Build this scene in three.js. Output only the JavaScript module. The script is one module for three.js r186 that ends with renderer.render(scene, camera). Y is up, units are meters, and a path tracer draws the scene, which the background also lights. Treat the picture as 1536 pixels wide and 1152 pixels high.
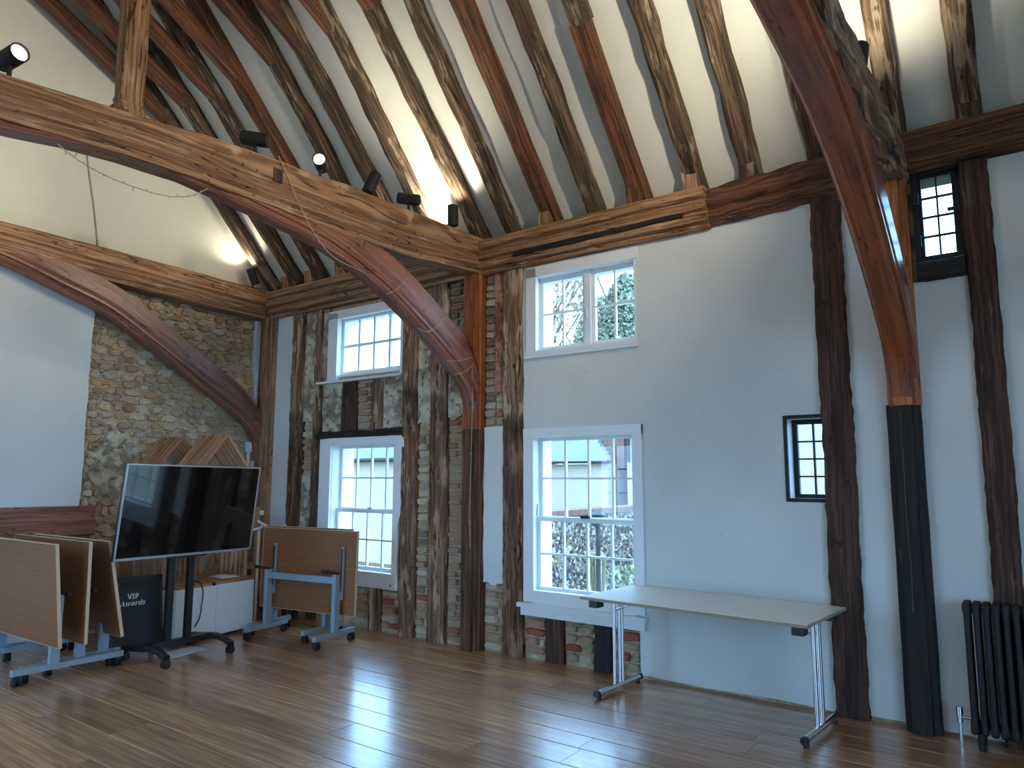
import * as THREE from 'three';
import { mergeGeometries, toCreasedNormals } from 'three/addons/utils/BufferGeometryUtils.js';
import { RectAreaLightUniformsLib } from 'three/addons/lights/RectAreaLightUniformsLib.js';

// ---------------------------------------------------------------- camera, sky, exposure
RectAreaLightUniformsLib.init();
const scene = new THREE.Scene();
const FPX = 1088, YAW = 0.634497, PITCH = 0.128121, ROLL = 0.00191;
const EYE = new THREE.Vector3(0, 1.6, 5.5);
const camera = new THREE.PerspectiveCamera(2 * Math.atan(576 / FPX) * 180 / Math.PI, 1536 / 1152, 0.05, 200);
camera.position.copy(EYE);
camera.rotation.set(PITCH, YAW, ROLL, 'YXZ');
camera.updateMatrixWorld();
scene.background = new THREE.Color().setRGB(2.9, 5.9, 9.8);       // even bright overcast sky
const renderer = new THREE.WebGLRenderer({ antialias: true });
renderer.toneMapping = THREE.LinearToneMapping;
renderer.toneMappingExposure = 1.2;
renderer.shadowMap.enabled = true;
const LAMP_COLOUR = new THREE.Color().setRGB(1.0, 0.9, 0.7);

// ---------------------------------------------------------------- helpers
const V = (x, y, z) => new THREE.Vector3(x, y, z);
const rng = (s) => () => { s |= 0; s = s + 0x6D2B79F5 | 0; let t = Math.imul(s ^ s >>> 15, 1 | s); t = t + Math.imul(t ^ t >>> 7, 61 | t) ^ t; return ((t ^ t >>> 14) >>> 0) / 4294967296; };
const R0 = rng(7);
// a pixel of the photograph meets the plane axis = value
function px(u, v, axis, value) {
  const d = V((u - 768) / FPX, -(v - 576) / FPX, -1).applyEuler(camera.rotation);
  return EYE.clone().addScaledVector(d, (value - EYE[axis]) / d[axis]);
}
const taken = {};
const numbered = (n) => { const k = taken[n] = (taken[n] ?? -1) + 1; return k ? n + '_' + String(k).padStart(3, '0') : n; };
function mk(name, geo, mat, parent = scene) {
  const m = new THREE.Mesh(geo, mat);
  m.name = parent === scene ? numbered(name) : name;
  m.castShadow = m.receiveShadow = true;
  parent.add(m);
  return m;
}
function thing(name, label, category, [x, y, z] = [0, 0, 0], turn = 0, group) {
  const g = new THREE.Group();
  g.name = numbered(name); g.position.set(x, y, z); g.rotation.y = turn;
  g.userData = { label, category };
  if (group) g.userData.group = group;
  scene.add(g);
  return g;
}
function tag(o, label, category, group) { o.userData.label = label; o.userData.category = category; if (group) o.userData.group = group; return o; }
function structure(name, label) {
  const g = new THREE.Group();
  g.name = name; g.userData = { kind: 'structure', label, category: name.split('_')[0] };
  scene.add(g);
  return g;
}
// uv in metres by the way each face points; the first texture axis follows `axis`
function metric(geo, axis = 'x', seed = R0() * 9) {
  const g = geo.index ? geo.toNonIndexed() : geo, p = g.attributes.position, n = p.count, uv = new Float32Array(n * 2);
  const a = V(0, 0, 0), b = V(0, 0, 0), c = V(0, 0, 0), nn = V(0, 0, 0), A = { x: 0, y: 1, z: 2 }[axis];
  for (let i = 0; i < n; i += 3) {
    a.fromBufferAttribute(p, i); b.fromBufferAttribute(p, i + 1); c.fromBufferAttribute(p, i + 2);
    nn.copy(b).sub(a).cross(c.clone().sub(a));
    const w = [Math.abs(nn.x), Math.abs(nn.y), Math.abs(nn.z)], k = w.indexOf(Math.max(...w));
    const rest = [0, 1, 2].filter((q) => q !== k), ua = rest.includes(A) ? A : rest[0], va = rest.find((q) => q !== ua);
    [a, b, c].forEach((q, j) => { const s = q.toArray(); uv[(i + j) * 2] = s[ua] + seed; uv[(i + j) * 2 + 1] = s[va] + seed * 0.7; });
  }
  g.setAttribute('uv', new THREE.BufferAttribute(uv, 2));
  if (!g.attributes.normal) g.computeVertexNormals();
  return g;
}
const box = (x0, x1, y0, y1, z0, z1, axis = 'x') => metric(new THREE.BoxGeometry(x1 - x0, y1 - y0, z1 - z0).translate((x0 + x1) / 2, (y0 + y1) / 2, (z0 + z1) / 2), axis);
const merge = (list) => mergeGeometries(list.map((g) => { const q = g.index ? g.toNonIndexed() : g; for (const k of Object.keys(q.attributes)) if (!['position', 'normal', 'uv'].includes(k)) q.deleteAttribute(k); return q; }));
const cyl = (r, h, seg = 16, r2 = r) => new THREE.CylinderGeometry(r2, r, h, seg);
function rod(a, b, r, seg = 10, r2 = r) {
  const d = b.clone().sub(a), g = cyl(r, d.length(), seg, r2);
  g.applyQuaternion(new THREE.Quaternion().setFromUnitVectors(V(0, 1, 0), d.clone().normalize()));
  return g.translate((a.x + b.x) / 2, (a.y + b.y) / 2, (a.z + b.z) / 2);
}
function bar(a, b, w, h, up = V(0, 1, 0)) {                       // a rectangular bar between two points
  const d = b.clone().sub(a), z = d.clone().normalize(), x = up.clone().cross(z).normalize(), y = z.clone().cross(x);
  const g = metric(new THREE.BoxGeometry(w, h, d.length()), 'z');
  g.applyMatrix4(new THREE.Matrix4().makeBasis(x, y, z).setPosition(a.clone().add(b).multiplyScalar(0.5)));
  return g;
}
const tube = (pts, r, seg = 40, rad = 6) => new THREE.TubeGeometry(new THREE.CatmullRomCurve3(pts), seg, r, rad);
// sweep a section [[a, b] ...] (a along `side`, b along side x tangent) down a path; section may be a function of the ring
function sweep(path, side, section, crease = 0.7) {
  const rings = [], us = []; let L = 0; const off = R0() * 7, offv = R0() * 3;
  path.forEach((p, k) => {
    if (k) L += p.distanceTo(path[k - 1]);
    us.push(L + off);
    const T = path[Math.min(k + 1, path.length - 1)].clone().sub(path[Math.max(k - 1, 0)]).normalize();
    const S = side.clone().addScaledVector(T, -side.dot(T)).normalize(), B = S.clone().cross(T);
    const sec = typeof section === 'function' ? section(k, k / (path.length - 1), L) : section;
    rings.push({ sec, pts: sec.map(([a, b]) => p.clone().addScaledVector(S, a).addScaledVector(B, b)) });
  });
  const pos = [], uv = [], n = rings[0].pts.length;
  const vs = [0]; const s0 = rings[0].sec;
  for (let i = 0; i < n; i++) { const q = s0[i], r = s0[(i + 1) % n]; vs.push(vs[i] + Math.hypot(q[0] - r[0], q[1] - r[1])); }
  const put = (k, i, ii = i) => { const p = rings[k].pts[i % n]; pos.push(p.x, p.y, p.z); uv.push(us[k], vs[ii] + offv); };
  for (let k = 0; k + 1 < rings.length; k++) for (let i = 0; i < n; i++) {
    put(k, i); put(k + 1, i); put(k + 1, i + 1, i + 1); put(k, i); put(k + 1, i + 1, i + 1); put(k, i + 1, i + 1);
  }
  for (const [k, flip] of [[0, 0], [rings.length - 1, 1]]) {
    const tri = THREE.ShapeUtils.triangulateShape(rings[k].sec.map(([a, b]) => new THREE.Vector2(a, b)), []);
    for (const t of tri) for (const i of flip ? [t[0], t[2], t[1]] : t) { const p = rings[k].pts[i]; pos.push(p.x, p.y, p.z); uv.push(rings[k].sec[i][0] * 0.6 + off, rings[k].sec[i][1] * 0.6 + offv); }
  }
  const g = new THREE.BufferGeometry();
  g.setAttribute('position', new THREE.Float32BufferAttribute(pos, 3));
  g.setAttribute('uv', new THREE.Float32BufferAttribute(uv, 2));
  g.computeVertexNormals();
  return crease ? toCreasedNormals(g, crease) : g;
}
const chamfered = (w, h, c) => [[-w / 2 + c, -h / 2], [w / 2 - c, -h / 2], [w / 2, -h / 2 + c], [w / 2, h / 2 - c], [w / 2 - c, h / 2], [-w / 2 + c, h / 2], [-w / 2, h / 2 - c], [-w / 2, -h / 2 + c]];
const line = (a, b, n) => Array.from({ length: n + 1 }, (_, i) => a.clone().lerp(b, i / n));
// a hewn timber: chamfered section with uneven faces and a little waviness
function timber(a, b, w, d, side, { n = 14, rough = 0.008, wave = 0.012, seed = 1, c = 0.015, swell = 1 } = {}) {
  const r = rng(seed * 977 + 13), ph = [r() * 6, r() * 6, r() * 6, r() * 6];
  const base = chamfered(w, d, c), path = line(a, b, n);
  const jit = Array.from({ length: n + 1 }, () => base.map(() => [(r() - 0.5) * 2 * rough, (r() - 0.5) * 2 * rough]));
  return sweep(path, side, (k, t) => base.map(([x, y], i) => {
    const q = wave * Math.sin(t * 7 + ph[0]) + wave * 0.5 * Math.sin(t * 17 + ph[1]), s = 1 + swell * (0.03 * Math.sin(t * 11 + ph[2]) + 0.02 * Math.sin(t * 37 + ph[3]));
    return [x * s + q + jit[k][i][0], y + jit[k][i][1]];
  }), 0.5);
}

// ---------------------------------------------------------------- textures (grain, stains and relief only)
const hash = (x, y, s) => { let h = Math.imul(x, 374761393) ^ Math.imul(y, 668265263) ^ Math.imul(s, 2147483629); h = Math.imul(h ^ h >>> 13, 1274126177); return ((h ^ h >>> 16) >>> 0) / 4294967296; };
function noise(x, y, pxn, pyn, s) {
  const xi = Math.floor(x), yi = Math.floor(y), fx = x - xi, fy = y - yi, sx = fx * fx * (3 - 2 * fx), sy = fy * fy * (3 - 2 * fy);
  const m = (q, n) => ((q % n) + n) % n, x0 = m(xi, pxn), x1 = m(xi + 1, pxn), y0 = m(yi, pyn), y1 = m(yi + 1, pyn);
  const a = hash(x0, y0, s), b = hash(x1, y0, s), c = hash(x0, y1, s), d = hash(x1, y1, s);
  return a + (b - a) * sx + (c - a) * sy + (a - b - c + d) * sx * sy;
}
function fbm(u, v, nx, ny, oct, s) { let t = 0, a = 0.5, n = 0; for (let o = 0; o < oct; o++) { t += a * noise(u * nx, v * ny, nx, ny, s + o * 17); n += a; a *= 0.5; nx *= 2; ny *= 2; } return t / n; }
function texture(w, h, fn, srgb, su, sv) {
  const d = new Uint8Array(w * h * 4);
  for (let y = 0; y < h; y++) for (let x = 0; x < w; x++) { const c = fn(x / w, y / h), i = (y * w + x) * 4; for (let k = 0; k < 3; k++) d[i + k] = Math.max(0, Math.min(255, typeof c === 'number' ? c * 255 : c[k])); d[i + 3] = 255; }
  const t = new THREE.DataTexture(d, w, h);
  t.wrapS = t.wrapT = THREE.RepeatWrapping; t.magFilter = THREE.LinearFilter; t.minFilter = THREE.LinearMipmapLinearFilter; t.generateMipmaps = true;
  if (srgb) t.colorSpace = THREE.SRGBColorSpace;
  t.repeat.set(1 / su, 1 / sv); t.needsUpdate = true;
  return t;
}
const mix = (a, b, t) => a.map((q, i) => q + (b[i] - q) * Math.max(0, Math.min(1, t)));
const step = (a, b, x) => { const t = Math.max(0, Math.min(1, (x - a) / (b - a))); return t * t * (3 - 2 * t); };
const grain = (u, v, s) => 0.6 * fbm(u, v, 4, 40, 4, s) + 0.4 * fbm(u, v, 9, 110, 2, s + 5);
const crack = (u, v, s) => step(0.03, 0.0, Math.abs(fbm(u, v, 2, 16, 2, s) - 0.5)) * step(0.45, 0.6, fbm(u, v, 5, 4, 2, s + 3));
function oldWood(dark, mid, pale, patch, s) {
  return texture(512, 512, (u, v) => {
    const g = grain(u, v, s), p = fbm(u, v, 9, 11, 4, s + 31);
    let c = mix(dark, mid, step(0.28, 0.72, g));
    c = mix(c, pale, step(patch, patch + 0.14, p * 0.75 + g * 0.25) * 0.75);
    c = mix(c, [20, 14, 10], crack(u, v, s + 60) * 0.85);
    return mix(c, [24, 16, 11], step(0.78, 0.86, fbm(u, v, 30, 40, 2, s + 90)) * 0.6);
  }, true, 1.7, 0.62);
}
const T = {
  rafter: oldWood([50, 37, 28], [116, 92, 70], [160, 143, 122], 0.53, 11),
  rafterRed: oldWood([64, 38, 25], [126, 79, 52], [154, 118, 90], 0.7, 12),
  beam: oldWood([112, 78, 53], [176, 132, 97], [196, 162, 130], 0.6, 13),
  varnish: oldWood([108, 62, 46], [160, 103, 80], [178, 128, 106], 0.72, 14),
  oak: oldWood([150, 78, 34], [204, 122, 62], [212, 142, 84], 0.68, 15),
  dark: oldWood([40, 24, 18], [96, 60, 44], [124, 92, 74], 0.62, 16),
  black: oldWood([15, 13, 14], [36, 31, 30], [128, 124, 118], 0.72, 17),
  stud: oldWood([90, 67, 51], [170, 135, 104], [202, 180, 152], 0.54, 18),
  plank: texture(512, 512, (u, v) => { const g = grain(u, v, 41), p = fbm(u, v, 3, 6, 3, 44); return mix(mix([176, 138, 106], [250, 222, 190], step(0.25, 0.75, g)), [128, 90, 64], step(0.58, 0.8, p) * 0.45); }, true, 1.9, 0.5),
  laminate: texture(256, 512, (u, v) => mix([118, 70, 36], [150, 96, 56], grain(u, v, 51)), true, 1.2, 0.5),
  plaster: texture(512, 512, (u, v) => { const a = fbm(u, v, 4, 4, 5, 61), b = fbm(u, v, 60, 60, 2, 64); return mix(mix([222, 221, 216], [242, 240, 234], a), [196, 192, 184], step(0.8, 0.9, b) * 0.2); }, true, 2.4, 2.4),
  daub: texture(512, 512, (u, v) => { const a = fbm(u, v, 5, 5, 5, 71), b = fbm(u, v, 22, 22, 3, 74); let c = mix([138, 122, 102], [210, 198, 176], step(0.3, 0.7, a)); c = mix(c, [92, 74, 58], step(0.6, 0.75, b) * 0.6); return mix(c, [222, 214, 196], step(0.62, 0.74, fbm(u, v, 9, 9, 3, 78)) * 0.6); }, true, 0.9, 0.9),
  brick: texture(256, 256, (u, v) => { const a = fbm(u, v, 6, 6, 5, 81); return mix(mix([176, 164, 152], [255, 250, 242], a), [250, 244, 232], step(0.62, 0.72, fbm(u, v, 14, 14, 3, 83)) * 0.7); }, true, 0.3, 0.3),
  mortar: texture(256, 256, (u, v) => mix([160, 136, 106], [226, 204, 172], fbm(u, v, 12, 12, 5, 91)), true, 0.5, 0.5),
  rough: texture(512, 512, (u, v) => 0.7 * fbm(u, v, 8, 8, 6, 101) + 0.3 * fbm(u, v, 40, 40, 3, 107), false, 0.8, 0.8),
  smooth: texture(512, 512, (u, v) => fbm(u, v, 6, 6, 5, 111), false, 1.6, 1.6),
  woodRelief: texture(512, 512, (u, v) => grain(u, v, 121) * 0.8 - 0.6 * crack(u, v, 127) + 0.2, false, 1.7, 0.62),
};
const std = (o) => new THREE.MeshStandardMaterial({ roughness: 0.8, ...o });
const wood = (map, roughness = 0.78, bump = 0.006, more = {}) => std({ map, roughness, bumpMap: T.woodRelief, bumpScale: bump, ...more });
const lin = (r, g, b) => new THREE.Color().setRGB(r, g, b);
const M = {
  rafter: wood(T.rafter, 0.85, 0.008), rafterRed: wood(T.rafterRed, 0.75), beam: wood(T.beam, 0.7), oak: wood(T.oak, 0.5, 0.003), oakPost: wood(T.oak, 0.55, 0.003, { color: lin(0.6, 0.52, 0.5) }), oakBrace: new THREE.MeshPhysicalMaterial({ map: T.oak, color: lin(0.62, 0.5, 0.46), roughness: 0.45, bumpMap: T.woodRelief, bumpScale: 0.002, clearcoat: 0.5, clearcoatRoughness: 0.25 }), dark: wood(T.dark, 0.75), black: wood(T.black, 0.7), stud: wood(T.stud, 0.9, 0.008),
  varnish: new THREE.MeshPhysicalMaterial({ map: T.varnish, roughness: 0.5, bumpMap: T.woodRelief, bumpScale: 0.002, clearcoat: 0.35, clearcoatRoughness: 0.3 }),
  plaster: std({ map: T.plaster, roughness: 0.9, bumpMap: T.smooth, bumpScale: 0.006, color: lin(0.86, 0.86, 0.86) }),
  ceiling: std({ map: T.plaster, roughness: 0.9, bumpMap: T.smooth, bumpScale: 0.008, color: lin(0.88, 0.87, 0.83) }),
  daub: std({ map: T.daub, roughness: 0.95, bumpMap: T.rough, bumpScale: 0.02 }),
  mortar: std({ map: T.mortar, roughness: 0.95, bumpMap: T.rough, bumpScale: 0.02 }),
  brick: [[0.6, 0.19, 0.12], [0.6, 0.32, 0.22], [0.72, 0.48, 0.35], [0.74, 0.59, 0.45], [0.94, 0.82, 0.66], [0.42, 0.32, 0.25]].map((c) => std({ map: T.brick, color: lin(...c), roughness: 0.95, bumpMap: T.rough, bumpScale: 0.012 })),
  stone: [[0.86, 0.63, 0.39], [0.76, 0.57, 0.37], [0.9, 0.72, 0.5], [0.68, 0.57, 0.44], [0.78, 0.69, 0.58], [0.6, 0.42, 0.27], [0.95, 0.85, 0.7]].map((c) => std({ map: T.brick, color: lin(...c), roughness: 0.95, bumpMap: T.rough, bumpScale: 0.012 })),
  floor: [[0.78, 0.56, 0.4], [0.7, 0.48, 0.33], [0.88, 0.63, 0.44], [0.74, 0.54, 0.4], [0.62, 0.42, 0.28]].map((c) => new THREE.MeshPhysicalMaterial({ map: T.plank, color: lin(...c), roughness: 0.34, ior: 1.9, bumpMap: T.woodRelief, bumpScale: 0.0008, clearcoat: 1, clearcoatRoughness: 0.2 })),
  subfloor: std({ color: lin(0.03, 0.02, 0.015) }),
  white: std({ color: lin(0.78, 0.79, 0.79), roughness: 0.4 }),
  cream: std({ color: lin(0.38, 0.3, 0.23), roughness: 0.9, bumpMap: T.smooth, bumpScale: 0.01 }),
  laminate: std({ map: T.laminate, roughness: 0.45 }), edging: std({ color: lin(0.62, 0.45, 0.29), roughness: 0.5 }),
  ivory: std({ color: lin(0.88, 0.83, 0.72), roughness: 0.25 }),
  steel: std({ color: lin(0.3, 0.37, 0.43), roughness: 0.45, metalness: 0.25 }),
  chrome: std({ color: lin(0.72, 0.73, 0.74), roughness: 0.2, metalness: 1 }),
  blackPlastic: std({ color: lin(0.012, 0.012, 0.014), roughness: 0.4 }), blackIron: std({ color: lin(0.014, 0.013, 0.014), roughness: 0.65 }),
  screen: new THREE.MeshPhysicalMaterial({ color: lin(0.003, 0.003, 0.004), roughness: 0.08, clearcoat: 1, clearcoatRoughness: 0.04 }),
  silver: std({ color: lin(0.55, 0.56, 0.58), roughness: 0.35, metalness: 0.7 }),
  glass: new THREE.MeshPhysicalMaterial({ color: 0xffffff, transmission: 1, thickness: 0, roughness: 0, ior: 1.5 }),
  rubber: std({ color: lin(0.01, 0.01, 0.01), roughness: 0.7 }),
  pine: std({ map: T.plank, color: lin(0.62, 0.44, 0.33), roughness: 0.6 }),
  paper: std({ color: lin(0.8, 0.8, 0.8), roughness: 0.8 }),
  wire: std({ color: lin(0.42, 0.36, 0.27), roughness: 0.5 }),
  lens: std({ color: lin(0.9, 0.9, 0.85), emissive: LAMP_COLOUR, emissiveIntensity: 6 }),
  slate: std({ color: lin(0.24, 0.24, 0.2), roughness: 0.8 }), exBrick: std({ map: T.brick, color: lin(0.24, 0.12, 0.09), roughness: 0.95 }),
  ground: std({ map: T.mortar, color: lin(0.4, 0.42, 0.4), roughness: 1 }), leaf: std({ color: lin(0.24, 0.2, 0.14), roughness: 0.8 }), bark: std({ color: lin(0.16, 0.12, 0.09), roughness: 0.95 }),
};
const X1 = -7.92, X2 = -4.48, X3 = -0.75, WL = -8.08;              // planes of the three trusses and of the end wall

// ---------------------------------------------------------------- floor
{
  const f = structure('floor', 'worn brown floorboards running along the window wall');
  mk('subfloor', box(-8.3, 3.2, -0.16, -0.03, -0.25, 7.2), M.subfloor, f);
  const r = rng(21); let z = -0.06;
  while (z < 7.1) {
    const w = 0.2 + r() * 0.1; let x = -8.08 - r() * 2;
    while (x < 3.05) {
      const L = 1.9 + r() * 2.6, a = Math.max(x, -8.08), b = Math.min(x + L, 3.05);
      if (b - a > 0.05) mk('floorboard', sweep([V(a + 0.0015, -0.015, z + w / 2), V(b - 0.0015, -0.015, z + w / 2)], V(0, 0, 1), chamfered(w - 0.005, 0.03 + (r() - 0.5) * 0.0015, 0.0025), 0.3), M.floor[Math.floor(r() * 5)], f);
      x += L;
    }
    z += w;
  }
}

// ---------------------------------------------------------------- walls
const wallBack = structure('wall_back', 'window wall of exposed studs, brick infill and white plaster'), wallLeft = structure('wall_left', 'end wall of rubble stone and white plaster');
const wallFront = structure('wall_front', 'white plaster wall behind the camera'), wallRight = structure('wall_right', 'white plaster end wall behind the camera');
const rect = (x0, x1, y0, y1) => { const s = new THREE.Path(); s.moveTo(x0, y0); s.lineTo(x1, y0); s.lineTo(x1, y1); s.lineTo(x0, y1); s.closePath(); return s; };
function slab(pts, holes, z0, z1) {                                // an upright slab in the xy plane with openings
  const s = new THREE.Shape(pts.map(([x, y]) => new THREE.Vector2(x, y))); s.holes.push(...holes);
  return metric(new THREE.ExtrudeGeometry(s, { depth: z1 - z0, bevelEnabled: false }).translate(0, 0, z0), 'x');
}
const W = { // clear openings of the window wall
  w1: [-6.62, -5.55, 0.54, 1.99], w2: [-3.84, -2.75, 0.54, 2.0], w3: [-6.62, -5.5, 2.74, 3.48], w4: [-3.81, -2.73, 2.75, 3.5], s1: [-1.55, -1.13, 1.44, 2.045], s2: [-0.615, -0.33, 3.05, 3.69],
};
mk('wall_core', slab([[-8.4, -0.1], [3.2, -0.1], [3.2, 3.9], [-8.4, 3.9]], Object.values(W).map((o) => rect(...o)), -0.32, -0.035), M.mortar, wallBack);
const edge = (r, x, y0, y1, n = 14, j = 0.012) => Array.from({ length: n + 1 }, (_, i) => [x + (r() - 0.5) * 2 * j, y0 + (y1 - y0) * i / n]);
{
  const r = rng(33);
  const right = edge(r, -1.255, 0.015, 3.64), left = edge(r, -3.915, 3.64, 0.42);
  mk('plaster_panel', slab([[-2.76, 0.03], [-2.2, 0.02], [-1.7, 0.03], ...right, ...left, [-2.76, 0.42]], [rect(...W.w2), rect(...W.w4), rect(-1.55, -1.256 - 0.02, 1.44, 2.045)], -0.04, 0.0), M.plaster, wallBack);
  mk('plaster_panel', slab([...edge(r, -0.83, 0.03, 3.66), ...edge(r, -1.1, 3.66, 0.03)], [], -0.04, 0.0), M.plaster, wallBack);
  mk('plaster_panel', slab([...edge(r, -0.3, 0.02, 2.92), ...edge(r, -0.68, 2.92, 0.02)], [], -0.04, 0.0), M.plaster, wallBack);
  mk('plaster_panel', slab([[3.1, 0.02], [3.1, 3.68], ...edge(r, -0.2, 3.68, 0.02)], [], -0.04, 0.0), M.plaster, wallBack);
  mk('plaster_panel', slab([...edge(r, -7.39, 0.05, 3.6, 14, 0.006), ...edge(r, -7.72, 3.6, 0.05, 14, 0.004)], [], -0.04, 0.005), M.plaster, wallBack);
  // the faint lip of an older coat on the big panel
  mk('plaster_ledge', box(-2.7, -1.3, 0.79, 0.805, -0.01, 0.006), M.plaster, wallBack);
}
// studs of the window wall
const stud = (x0, x1, y0, y1, m, seed, z = 0.03, o = {}) => mk('stud', timber(V((x0 + x1) / 2, y0, z - 0.1), V((x0 + x1) / 2, y1, z - 0.1), x1 - x0, 0.2, V(1, 0, 0), { n: Math.max(3, Math.round((y1 - y0) * 7)), rough: 0.007, wave: 0.0025, swell: 0.4, seed, c: 0.012, ...o }), m, wallBack);
// tall studs carry a dark, ragged tide mark where an upper floor once met the wall
const studStained = M.stud.clone(); studStained.vertexColors = true;
function tall(x0, x1, seed, z, y1, y2, low) {
  const m = stud(x0, x1, 0, 3.61, studStained, seed, z, { n: 52 }), p = m.geometry.attributes.position, c = new Float32Array(p.count * 3);
  for (let i = 0; i < p.count; i++) {
    const x = p.getX(i) * 19 + 400, y = p.getY(i), h = y + (noise(x, y * 5 + 9, 999, 999, seed) - 0.5) * 0.3, inBand = h > y1 && h < y2;
    const t = inBand ? 0.3 + 0.35 * noise(x * 1.7, y * 14 + 5, 999, 999, seed + 3) : h <= y1 ? 1 : 0;
    const k = inBand ? [t, t * 0.92, t * 0.88] : t ? low : [1, 1, 1];
    c.set(k, i * 3);
  }
  m.geometry.setAttribute('color', new THREE.BufferAttribute(c, 3));
}
tall(-7.385, -7.15, 1, 0.03, 1.75, 2.3, [0.5, 0.42, 0.37]); tall(-6.95, -6.83, 2, 0.03, 1.8, 2.25, [0.5, 0.42, 0.37]);
tall(-5.47, -5.27, 3, 0.035, 2.08, 2.5, [0.85, 0.74, 0.68]); tall(-5.07, -4.85, 4, 0.035, 1.9, 2.38, [0.9, 0.82, 0.78]); tall(-4.135, -3.92, 5, 0.03, 1.95, 2.2, [0.62, 0.46, 0.42]);
stud(-6.47, -6.22, 2.1, 2.7, M.dark, 6, 0.005); stud(-5.98, -5.78, 2.12, 2.68, M.stud, 7, 0.0);
stud(-5.945, -5.76, 0, 0.44, M.stud, 8, 0.01); stud(-3.68, -3.49, 0, 0.42, M.dark, 9, 0.01); stud(-3.19, -3.03, 0, 0.42, M.black, 10, 0.01);
stud(-1.285, -1.08, 0, 3.66, M.dark, 11, 0.05, { rough: 0.007, n: 60 }); stud(-0.335, -0.175, 0, 3.68, M.dark, 12, 0.05, { rough: 0.005, n: 60 });
mk('lintel', timber(V(-6.85, 2.075, -0.05), V(-5.45, 2.085, -0.05), 0.2, 0.075, V(0, 0, 1), { n: 10, seed: 31 }), M.black, wallBack);
mk('sill_beam', timber(V(-0.62, 2.985, -0.03), V(-0.34, 2.985, -0.03), 0.16, 0.13, V(0, 0, 1), { n: 4, seed: 32, wave: 0.002 }), M.black, wallBack);
mk('head_beam', timber(V(-0.62, 3.71, -0.06), V(-0.34, 3.71, -0.06), 0.14, 0.05, V(0, 0, 1), { n: 4, seed: 34, wave: 0.002 }), M.black, wallBack);
// brick infill: every brick a piece
function lump(seed, detail = 1, sq = 4) {                          // a roughly squared pebble, 1 x 1 x 1
  const g = new THREE.IcosahedronGeometry(1, detail), r = rng(seed), p = g.attributes.position, memo = {};
  for (let i = 0; i < p.count; i++) {
    const v = V(0, 0, 0).fromBufferAttribute(p, i), k = v.toArray().map((q) => q.toFixed(3)).join();
    const m = (Math.abs(v.x) ** sq + Math.abs(v.y) ** sq + Math.abs(v.z) ** sq) ** (-1 / sq);
    memo[k] ??= [m * (0.9 + r() * 0.18), m * (0.9 + r() * 0.18), m];
    p.setXYZ(i, v.x * memo[k][0] * 0.5, v.y * memo[k][1] * 0.5, v.z * memo[k][2] * 0.5);
  }
  g.computeVertexNormals();
  return metric(toCreasedNormals(g, 0.9), 'x', 0);
}
function chunk(seed, n, sq, jitter, bevel) {                        // a flat faced block with a broken outline, 1 x 1 x 1, facing +z
  const r = rng(seed), pts = [];
  for (let i = 0; i < n; i++) { const a = (i + 0.5 + (r() - 0.5) * 0.5) / n * Math.PI * 2, c = Math.cos(a), q = Math.sin(a), m = 0.5 * (Math.abs(c) ** sq + Math.abs(q) ** sq) ** (-1 / sq) * (1 - r() * jitter); pts.push(new THREE.Vector2(c * m, q * m)); }
  const g = new THREE.ExtrudeGeometry(new THREE.Shape(pts), { depth: 1 - bevel * 1.5, bevelEnabled: true, bevelThickness: bevel * 1.5, bevelSize: bevel, bevelOffset: -bevel, bevelSegments: 1, steps: 1 });
  g.translate(0, 0, -0.5);
  const p = g.attributes.position, memo = {};
  for (let i = 0; i < p.count; i++) if (p.getZ(i) > 0.2) { const k = p.getX(i).toFixed(3) + p.getY(i).toFixed(3); memo[k] ??= (r() - 0.5) * 0.22; p.setZ(i, p.getZ(i) + memo[k]); }
  g.computeVertexNormals();
  return metric(g, 'x', 0);
}
const brickShapes = [1, 2, 3, 4, 5, 6].map((s) => chunk(s * 71, 12, 9, 0.14, 0.07));
function bricks(x0, x1, y0, y1, seed, tones, z = -0.01) {
  const r = rng(seed); let y = y0;
  while (y < y1 - 0.03) {
    const h = Math.min(0.058 + r() * 0.014, y1 - y - 0.008); let x = x0 + 0.006;
    while (x < x1 - 0.04) {
      let w = Math.min(0.1 + r() * 0.13, x1 - x - 0.006); if (x1 - x - w < 0.05) w = x1 - x - 0.006;
      const b = mk('brick', brickShapes[Math.floor(r() * 6)], M.brick[tones[Math.floor(r() * tones.length)]], wallBack);
      b.scale.set(w, h, 0.09); b.position.set(x + w / 2, y + h / 2, z - 0.035 + (r() - 0.5) * 0.022); b.rotation.z = (r() - 0.5) * 0.06; b.rotation.x = (r() - 0.5) * 0.1;
      x += w + 0.012;
    }
    y += h + 0.013;
  }
}
const pale = [4, 4, 3, 3, 2], mixed = [1, 2, 3, 4, 3, 2, 5], red = [0, 0, 1, 2, 4];
function daub(x0, x1, y0, y1, seed, m = M.daub, z = 0.004) {       // a patch of old render with a broken outline
  const r = rng(seed), n = Math.max(3, Math.round((y1 - y0) * 9));
  const bottom = Array.from({ length: 4 }, (_, i) => [x0 + (x1 - x0) * (i + 1) / 5, y0 + (r() - 0.5) * 0.05]);
  mk('render_patch', slab([[x0, y0], ...bottom, ...edge(r, x1, y0, y1, n, 0.008), ...edge(r, x0, y1, y0 + 0.04, n, 0.008)], [], z - 0.05, z), m, wallBack);
}
daub(-7.15, -6.95, 2.25, 3.6, 41); bricks(-7.15, -6.95, 1.6, 2.24, 42, mixed); daub(-7.15, -6.95, 0.9, 1.62, 43, M.daub, -0.004);
daub(-6.83, -6.72, 2.75, 3.58, 44);
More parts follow.
